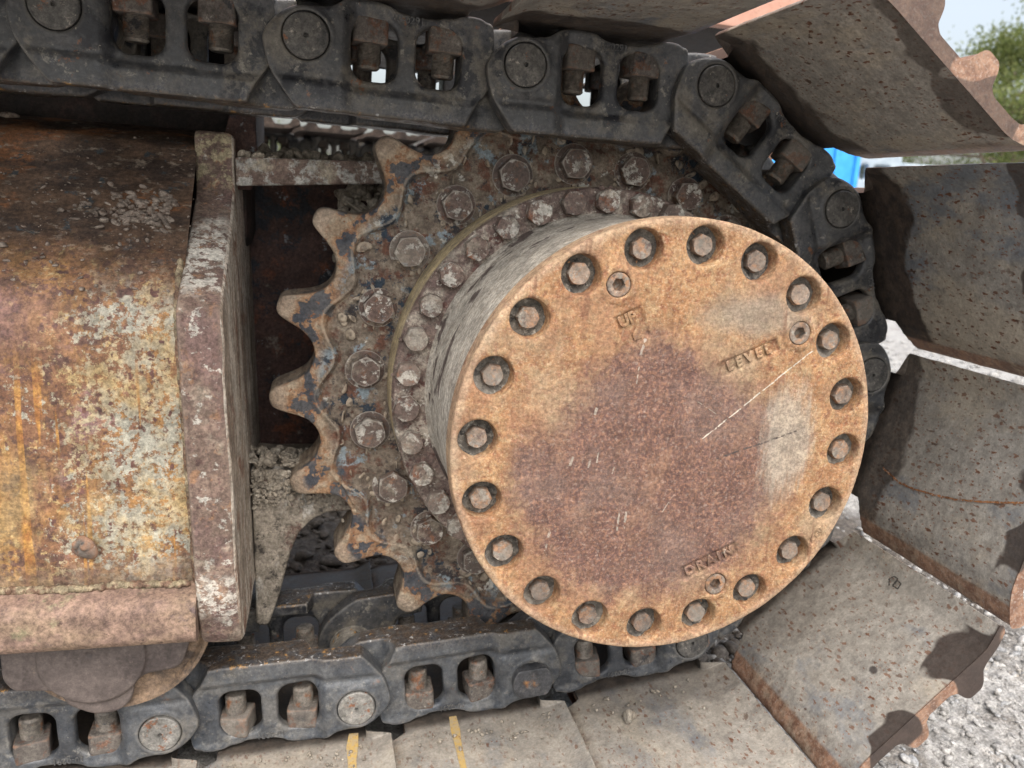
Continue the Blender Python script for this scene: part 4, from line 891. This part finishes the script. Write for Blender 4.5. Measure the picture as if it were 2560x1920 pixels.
# weld between flank and plate
def side_d(z): return float(np.interp(-z, [-.04, -.012, .085, .112, .145], [1.02, .985, .865, .838, .8235]))
wv = [((-.1325-.04*(z+.13), side_d(z)-.0002, z), (.0036, .0036, .0065)) for z in np.arange(-.405, -.085, .0045)]
ob('weld_seam', blobs(wv, 3, 2, .25, 'weld_seam', False), M['weld'], tf, O3)
# lower rail with its weld
rp = fillet([(.826, -.404), (.800, -.411), (.791, -.420), (.790, -.452), (.796, -.460), (.90, -.460), (.90, -.404)], .004, 3)
rm = prism([(a, b) for a, b in rp], -.80, -.1185, 'x', 0, 'lower_rail'); ob('lower_rail', rm, M['rail'], tf, O3)
wv = [((x, .8185+.0015*math.sin(x*60), -.4045), (.006, .0045, .0042)) for x in np.arange(-.78, -.13, .0055)]
ob('weld_seam', blobs(wv, 4, 2, .3, 'weld_seam', False), M['weld'], tf, O3)
# broken stud on the flank
sv_ = blobs([((0, .001, 0), (.0125, .006, .0105)), ((.001, -.004, .003), (.006, .006, .007)), ((-.006, -.001, .004), (.006, .003, .004))], 5, 3, .45, 'broken_stud', True); ob('broken_stud', sv_, M['nut'], tf, (-.2215, .821, H-.362))
# motor guard behind the sprocket, shelf and bracket with the round cut-out
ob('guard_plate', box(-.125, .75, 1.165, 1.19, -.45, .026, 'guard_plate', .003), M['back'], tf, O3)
def bracket():
    pts = [(-.078, -.335), (-.06, -.338), (.0, -.338), (.14, -.338)]
    arc = [(AX+.335*math.cos(rad(t)), AZ+.335*math.sin(rad(t))) for t in (-138, -144, -148, -152)]
    low = [(.10, -.405), (.050, -.392), (.012, -.392), (-.008, -.402), (-.024, -.420), (-.033, -.445), (-.046, -.500), (-.059, -.542), (-.0745, -.541), (-.0745, -.50)]
    return prism(fillet(pts+low, .006, 3), .965, 1.08, 'y', .004, 'motor_bracket')
bk = bracket(); ob('motor_bracket', bk, M['bracket'], tf, O3)
cbm = prism([(-.094, .026), (.13, .036), (.13, .012), (-.094, -.006)], .998, 1.05, 'y', .003, 'cross_bar'); ob('cross_bar', cbm, M['bar'], tf, O3)
um = prism([(-.125, -.01), (-.094, .105), (-.074, .105), (-.073, .02), (-.080, -.01)], 1.03, 1.05, 'y', .002, 'upper_gusset'); ob('upper_gusset', um, M['back'], tf, O3)
# dried mud, crumbs and stones lying about
ml = []
r_ = np.random.RandomState(3)
for k in range(150):      # shelf behind the sprocket
    x = r_.uniform(-.085, .01); ml.append(((x, r_.uniform(.965, 1.03), -.334+r_.uniform(0, .012)*(1-(x+.085)/.1)), (r_.uniform(.002, .010), r_.uniform(.002, .008), r_.uniform(.0015, .006))))
for k in range(160):      # clod below the cross bar
    ml.append(((r_.uniform(.02, .12), 1.065+r_.uniform(-.02, .01), r_.uniform(-.09, .005)), (r_.uniform(.005, .018), r_.uniform(.006, .014), r_.uniform(.004, .012))))
for k in range(420):
    x = r_.uniform(-.078, .03); ml.append(((x, .9635+r_.uniform(-.002, .003), -.338-abs(r_.normal())*.022), (r_.uniform(.0015, .006), r_.uniform(.001, .0035), r_.uniform(.0015, .005))))
for k in range(26):
    ml.append(((r_.uniform(-.09, -.05), 1.0+r_.uniform(.01, .04), .026+r_.uniform(0, .004)), (r_.uniform(.002, .007),)*3))
for k in range(24):      # behind far bar: dark clods
    ml.append(((-.07+.009*k, 1.045+r_.uniform(0, .02), .034), (r_.uniform(.006, .014), .012, r_.uniform(.004, .014))))
bpy.context.view_layer.update()
for i_, n_, spread in ((10, 34, .25), (11, 60, .2), (12, 60, .2), (13, 40, .2)):
    for k in range(n_):
        yy_ = -.012-abs(r_.normal())*.022 if r_.rand() < .75 else -r_.uniform(.02, spread)
        s_ = r_.uniform(.0007, .0028); v_ = segs[i_].matrix_world @ Vector((r_.uniform(-.02, .15), yy_, .0405-s_*.3)); ml.append(((v_.x, v_.y, v_.z-H), (s_*1.3, s_, s_)))
tag(ob('dried_mud', stones(ml, 8, 3, 'dried_mud', 14, .45), M['mud'], None, O3), 'grey dried mud packed on the shelf and under the cross bar', 'mud', kind='stuff')
def slope_z(d): return float(np.interp(d, [.838, .865, .985, 1.02, 1.12, 1.45], [-.112, -.085, .012, .040, .060, .075]))
dl = []
for k in range(1500):
    d = .84+.30*r_.rand()**1.3; x = r_.uniform(-.62, -.13); s_ = .0006*(5 ** (r_.rand()**2.2)); dl.append(((x, d-.001, slope_z(d)+s_*.2), (s_*r_.uniform(1, 2), s_, s_*.7)))
for k in range(190):      # heap next to the plate
    x = -.15-abs(r_.normal())*.035; d = .925+r_.normal()*.012; s_ = r_.uniform(.0012, .0055); dl.append(((x, d, slope_z(d)+s_*.4), (s_*1.4, s_, s_*.7)))
for (x, d, s_) in [(-.335, 1.06, .012), (-.27, 1.05, .007), (-.292, .876, .0048), (-.40, .93, .004)]: dl.append(((x, d, slope_z(d)+s_*.4), (s_, s_, s_*.7)))
tag(ob('debris', stones(dl, 9, 2, 'debris', 8, .4), M['debris'], None, O3), 'small stones and flaked rust lying on the sloping frame top', 'debris', kind='stuff')
tag(ob('mud_clod', stones([((0, 0, 0), (.0105, .009, .008)), ((.006, .003, -.001), (.007, .006, .005))], 12, 3, 'mud_clod', 12, .45), M['mud'], None), 'small grey clod lying on the shoe under the round cover', 'clod')
sg = segs[10]; bpy.context.view_layer.update()
bpy.data.objects['mud_clod'].location = sg.matrix_world @ Vector((.1133, -.0585, .0372))

# ------------------------------------------------------------------ bottom roller
rl = empty('bottom_roller', W(-.2095, .845, -.465)); tag(rl, 'dull purple-brown bottom roller with its end bracket under the lower rail', 'roller')
ob('roller_shell', lathe([(.0885, .0105), (.094, .0045), (.0975, .0040), (.0985, .0075), (.0985, .016), (.092, .018), (.086, .019), (.086, .065), (.03, .066), (.03, .13)], 96, 'roller_shell'), M['roller_shell'], rl)
def roller_cap():
    h = .0016; u = np.arange(-.112, .096, h); y = np.arange(-.022, .02, h); z = np.arange(-.118, .045, h); X, Z = np.meshgrid(u, z, indexing='ij')
    body = poly_sdf(X, Z, fillet([(-.104, .04), (-.104, -.050), (-.095, -.064), (-.052, -.068), (-.046, -.085), (-.02, -.100), (.004, -.098), (.018, -.085), (.022, -.062), (.034, -.056), (.062, -.052), (.070, -.045), (.078, -.02), (.078, .04)], .012, 4))
    boss = np.hypot(X+.018, Z+.030)-.052; Y3 = y[None, :, None]
    F = smax(body[:, None, :], np.maximum(-.004-Y3, Y3-.0035), .005)
    F = smin(F, smax(boss[:, None, :], np.maximum(-.0085-Y3, Y3-.0), .003), .004)
    F = smax(F, -smax((np.hypot(X+.020, Z+.024)-.0035)[:, None, :], Y3+.006, .001), .001)
    P = np.stack(np.broadcast_arrays(X[:, None, :], Y3, Z[:, None, :]), -1); F = F+.0004*snoise(P, 60, 4, 2)
    V, Q = snets(F, (u[0], y[0], z[0]), (h,)*3); return mesh('end_bracket', V, Q, smooth=True)
ob('end_bracket', roller_cap(), M['roller'], rl)

# ------------------------------------------------------------------ machine body between the tracks, far track
bd = empty('undercarriage_body', (-1.0, 2.1, 0)); tag(bd, 'black unlit undercarriage body in the shadow behind the rusty frame', 'machine body')
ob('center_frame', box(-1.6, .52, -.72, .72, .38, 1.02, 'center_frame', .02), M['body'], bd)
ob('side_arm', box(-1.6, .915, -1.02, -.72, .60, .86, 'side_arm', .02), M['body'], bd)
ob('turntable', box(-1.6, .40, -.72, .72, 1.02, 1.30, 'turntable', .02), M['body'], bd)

FD = 3.13
ORD = ['first', 'second', 'third', 'fourth', 'fifth', 'sixth', 'seventh', 'eighth', 'ninth']
ftop = [(-.70+PITCH*k, .142-.002*k) for k in range(10)]
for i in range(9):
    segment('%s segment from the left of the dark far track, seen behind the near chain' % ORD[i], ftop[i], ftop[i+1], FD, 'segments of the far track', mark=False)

# upper works of the machine: its salmon painted side shows through the slit between two top shoes
up = empty('upper_body', (-.6, 2.6, 0)); tag(up, 'faded salmon painted upper body of the machine showing through the slit at the top', 'machine body')
b_ = MB('salmon_paint', False); n_ = b_.noise(9, 5, .65); n2_ = b_.noise(60, 5, .7)
M['salmon'] = b_.out(b_.mix(b_.rng(n2_, .55, .7, 0, .6), b_.mix(b_.rng(n_, .35, .65), (.50, .27, .20), (.58, .34, .26)), (.25, .12, .08)), .6)
ob('side_skin', box(-2.0, 1.95, -.90, -.86, 1.075, 1.75, 'side_skin', .01), M['salmon'], up)
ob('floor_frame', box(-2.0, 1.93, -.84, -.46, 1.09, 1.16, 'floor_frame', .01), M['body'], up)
ob('counterweight', box(.9, 1.95, -.855, -.44, 1.165, 1.75, 'counterweight', .03), M['salmon'], up)
ob('deck', box(-2.0, .895, -.855, -.44, 1.165, 1.70, 'deck', .02), M['salmon'], up)

# ------------------------------------------------------------------ background
def m_flat(name, c1, c2, sc=6, rough=.7):
    b = MB(name, False); n = b.noise(sc, 5, .6); return b.out(b.mix(b.rng(n, .35, .65), c1, c2), rough, bump=b.bump([(b.noise(sc*8, 4, .6), .2, .004)]))
M['blue'] = m_flat('blue_steel', (.035, .27, .72), (.05, .33, .78)); M['white'] = m_flat('white_steel', (.28, .34, .39), (.38, .44, .48)); M['shed'] = m_flat('grey_sheet', (.22, .28, .33), (.28, .33, .37), 2)
bc = empty('blue_container', (6.35, 10.2, 0)); tag(bc, 'bright blue steel container standing in the yard behind the shoes', 'container')
ob('wall', box(-.7, .93, 0, 2.2, 0.05, 2.1, 'wall', .01), M['blue'], bc)
for x in (-.45, -.12, .21, .54, .87): ob('rib', box(x-.035, x+.035, -.05, -.001, .1, 2.05, 'rib', .008), M['blue'], bc)
ob('rail', box(-.72, .95, -.07, .0, 2.1, 2.2, 'rail', .01), M['blue'], bc)
ob('skid', box(-.6, .85, .1, 2.1, 0, .05, 'skid', .005), M['shed'], bc)
wf = empty('white_trailer', (8.0, 10.6, 0)); tag(wf, 'white painted trailer frame with oval cut-outs beside the blue container', 'trailer')
def cut_beam():
    h = .02; x = np.arange(-.66, 1.2, h); z = np.arange(1.02, 1.78, h); y = np.arange(-.1, .1, h); X, Z = np.meshgrid(x, z, indexing='ij')
    F2 = rrect(X, Z, .25, 1.35, .82, .22, .08); F2 = np.minimum(F2, rrect(X, Z, -.16, 1.61, .40, .06, .05))
    for cx, hx in ((-.38, .07), (-.08, .15), (.28, .07), (.62, .14), (.92, .06)): F2 = np.maximum(F2, -rrect(X, Z, cx, 1.40, hx, .11, .06))
    Fv = np.maximum(F2[:, None, :], np.abs(y)[None, :, None]-.05+0*F2[:, None, :]); V, Q = snets(Fv, (x[0], y[0], z[0]), (h,)*3); return mesh('side_beam', V, Q, smooth=True)
ob('side_beam', cut_beam(), M['white'], wf)
ob('deck', box(-.62, 1.15, .06, 1.6, 1.12, 1.2, 'deck', .01), M['white'], wf)
for x in (-.3, .75):
    t_ = lathe([(.12, -.1), (.33, -.1), (.36, -.06), (.36, .06), (.33, .1), (.12, .1)], 28, 'wheel'); ob('wheel', t_, M['link'], wf, (x, .2, .36))
    ob('strut', box(x-.05, x+.05, .10, .3, .36, 1.12, 'strut', .01), M['white'], wf)
sh = empty('grey_shed', (15.0, 17.5, 0)); tag(sh, 'low blue-grey sheet metal shed behind the white trailer', 'shed')
ob('wall', box(-1.6, 1.35, 0, 4, 0, 2.05, 'wall', .01), M['shed'], sh)
for k in range(16): ob('corrugation', box(-1.5+k*.18, -1.44+k*.18, -.03, -.001, .05, 2.0, 'corrugation', .005), M['shed'], sh)
ob('roof', box(-1.75, 1.5, -.2, 4.2, 2.05, 2.13, 'roof', .01), M['shed'], sh)

def m_leaf():
    b = MB('foliage', True); n = b.noise(3, 3, .6); oi = b.rnd
    c = b.mix(b.rng(n, .35, .65), (.085, .115, .030), (.17, .21, .055)); c = b.mix(b.rng(b.noise(11, 3, .6, off=(4, 4, 4)), .5, .65), c, (.26, .27, .09))
    p = b.n('ShaderNodeBsdfPrincipled'); b.l(c, p.inputs['Base Color']); p.inputs['Roughness'].default_value = .6
    tr = b.n('ShaderNodeBsdfTranslucent'); b.l(c, tr.inputs['Color']); mx = b.n('ShaderNodeMixShader'); mx.inputs[0].default_value = .45
    b.l(p.outputs[0], mx.inputs[1]); b.l(tr.outputs[0], mx.inputs[2]); o = b.n('ShaderNodeOutputMaterial'); b.l(mx.outputs[0], o.inputs[0]); return b.m
M['leaf'] = m_leaf(); M['bark'] = m_flat('bark', (.12, .09, .065), (.20, .16, .12), 12)
def tree_meshes(seed, hgt, rad_, nleaf):
    r = np.random.RandomState(seed); V = []; F = []; tips = []
    def limb(p, d, L, r0, r1, n=6):
        q = np.array(p, float); d = np.array(d, float)
        for i in range(n+1):
            t = i/n; rr = r0+(r1-r0)*t; a = np.cross(d, (0.3, .1, 1)); a /= np.linalg.norm(a); b = np.cross(d, a); s_ = len(V)
            for k in range(7): an = k/7*6.283; V.append(q+rr*(a*math.cos(an)+b*math.sin(an)))
            if i:
                for k in range(7): F.append((s_-7+k, s_-7+(k+1) % 7, s_+(k+1) % 7, s_+k))
            d = d+r.normal(size=3)*.09; d /= np.linalg.norm(d); q = q+d*L/n
        return q, d
    top_, _ = limb((0, 0, 0), (0, 0, 1), hgt*.85, .16, .04, 9)
    for k in range(16):
        z = hgt*(.22+.6*k/16); a = r.rand()*6.28; L = rad_*(1.15-.7*k/16)*r.uniform(.7, 1.1)
        e, d = limb((0, 0, z), (math.cos(a), math.sin(a), r.uniform(.25, .8)), L, .055, .012, 5); tips.append(e); tips.append((e+np.array((0, 0, z)))/2+r.normal(size=3)*.2)
        for j in range(3):
            e2, _ = limb(tips[-1], d+r.normal(size=3)*.6, L*.5, .02, .006, 3); tips.append(e2)
    tips = np.array(tips); c = tips[r.randint(len(tips), size=nleaf)]+r.normal(size=(nleaf, 3))*np.array([.28, .28, .22])
    n1 = r.normal(size=(nleaf, 3)); n1 /= np.linalg.norm(n1, axis=1)[:, None]; n2 = np.cross(n1, r.normal(size=(nleaf, 3))); n2 /= np.linalg.norm(n2, axis=1)[:, None]
    s_ = r.uniform(.03, .065, nleaf)[:, None]
    LVt = np.stack([c-n1*s_, c+n2*s_*.45, c+n1*s_, c-n2*s_*.45], 1).reshape(-1, 3); LF = np.arange(nleaf*4).reshape(-1, 4)
    tm = recalc(mesh('trunk', V, F, smooth=True)); tm.materials.append(M['bark']); lm = mesh('crown', LVt, LF); lm.materials.append(M['leaf']); return tm, lm
TM = [tree_meshes(1, 5.6, 1.9, 26000), tree_meshes(2, 4.6, 2.1, 26000)]
for i, (x, y, k, s_, rz, lab) in enumerate([(15.6, 16.6, 0, 1.0, 0, 'feathery yellow-green tree at the right edge of the picture, behind the top shoe'), (13.3, 19.5, 1, .62, 2, 'lower pale tree just right of the grouser tip'), (19.5, 19.0, 1, .95, 1, 'bushy tree low in the slot between the two right-hand shoes'),
        (-2.7, 20, 1, .8, 4, 'green tree seen through the gap above the far track, left part'), (22.5, 15.5, 0, .9, 3, 'tree beyond the shed, mostly hidden by the upright shoe')]):
    t = empty('tree', (x, y, 0), (0, 0, rz)); t.scale = (s_,)*3; tag(t, lab, 'tree', 'trees round the yard'); ob('trunk', TM[k][0], None, t); ob('crown', TM[k][1], None, t)
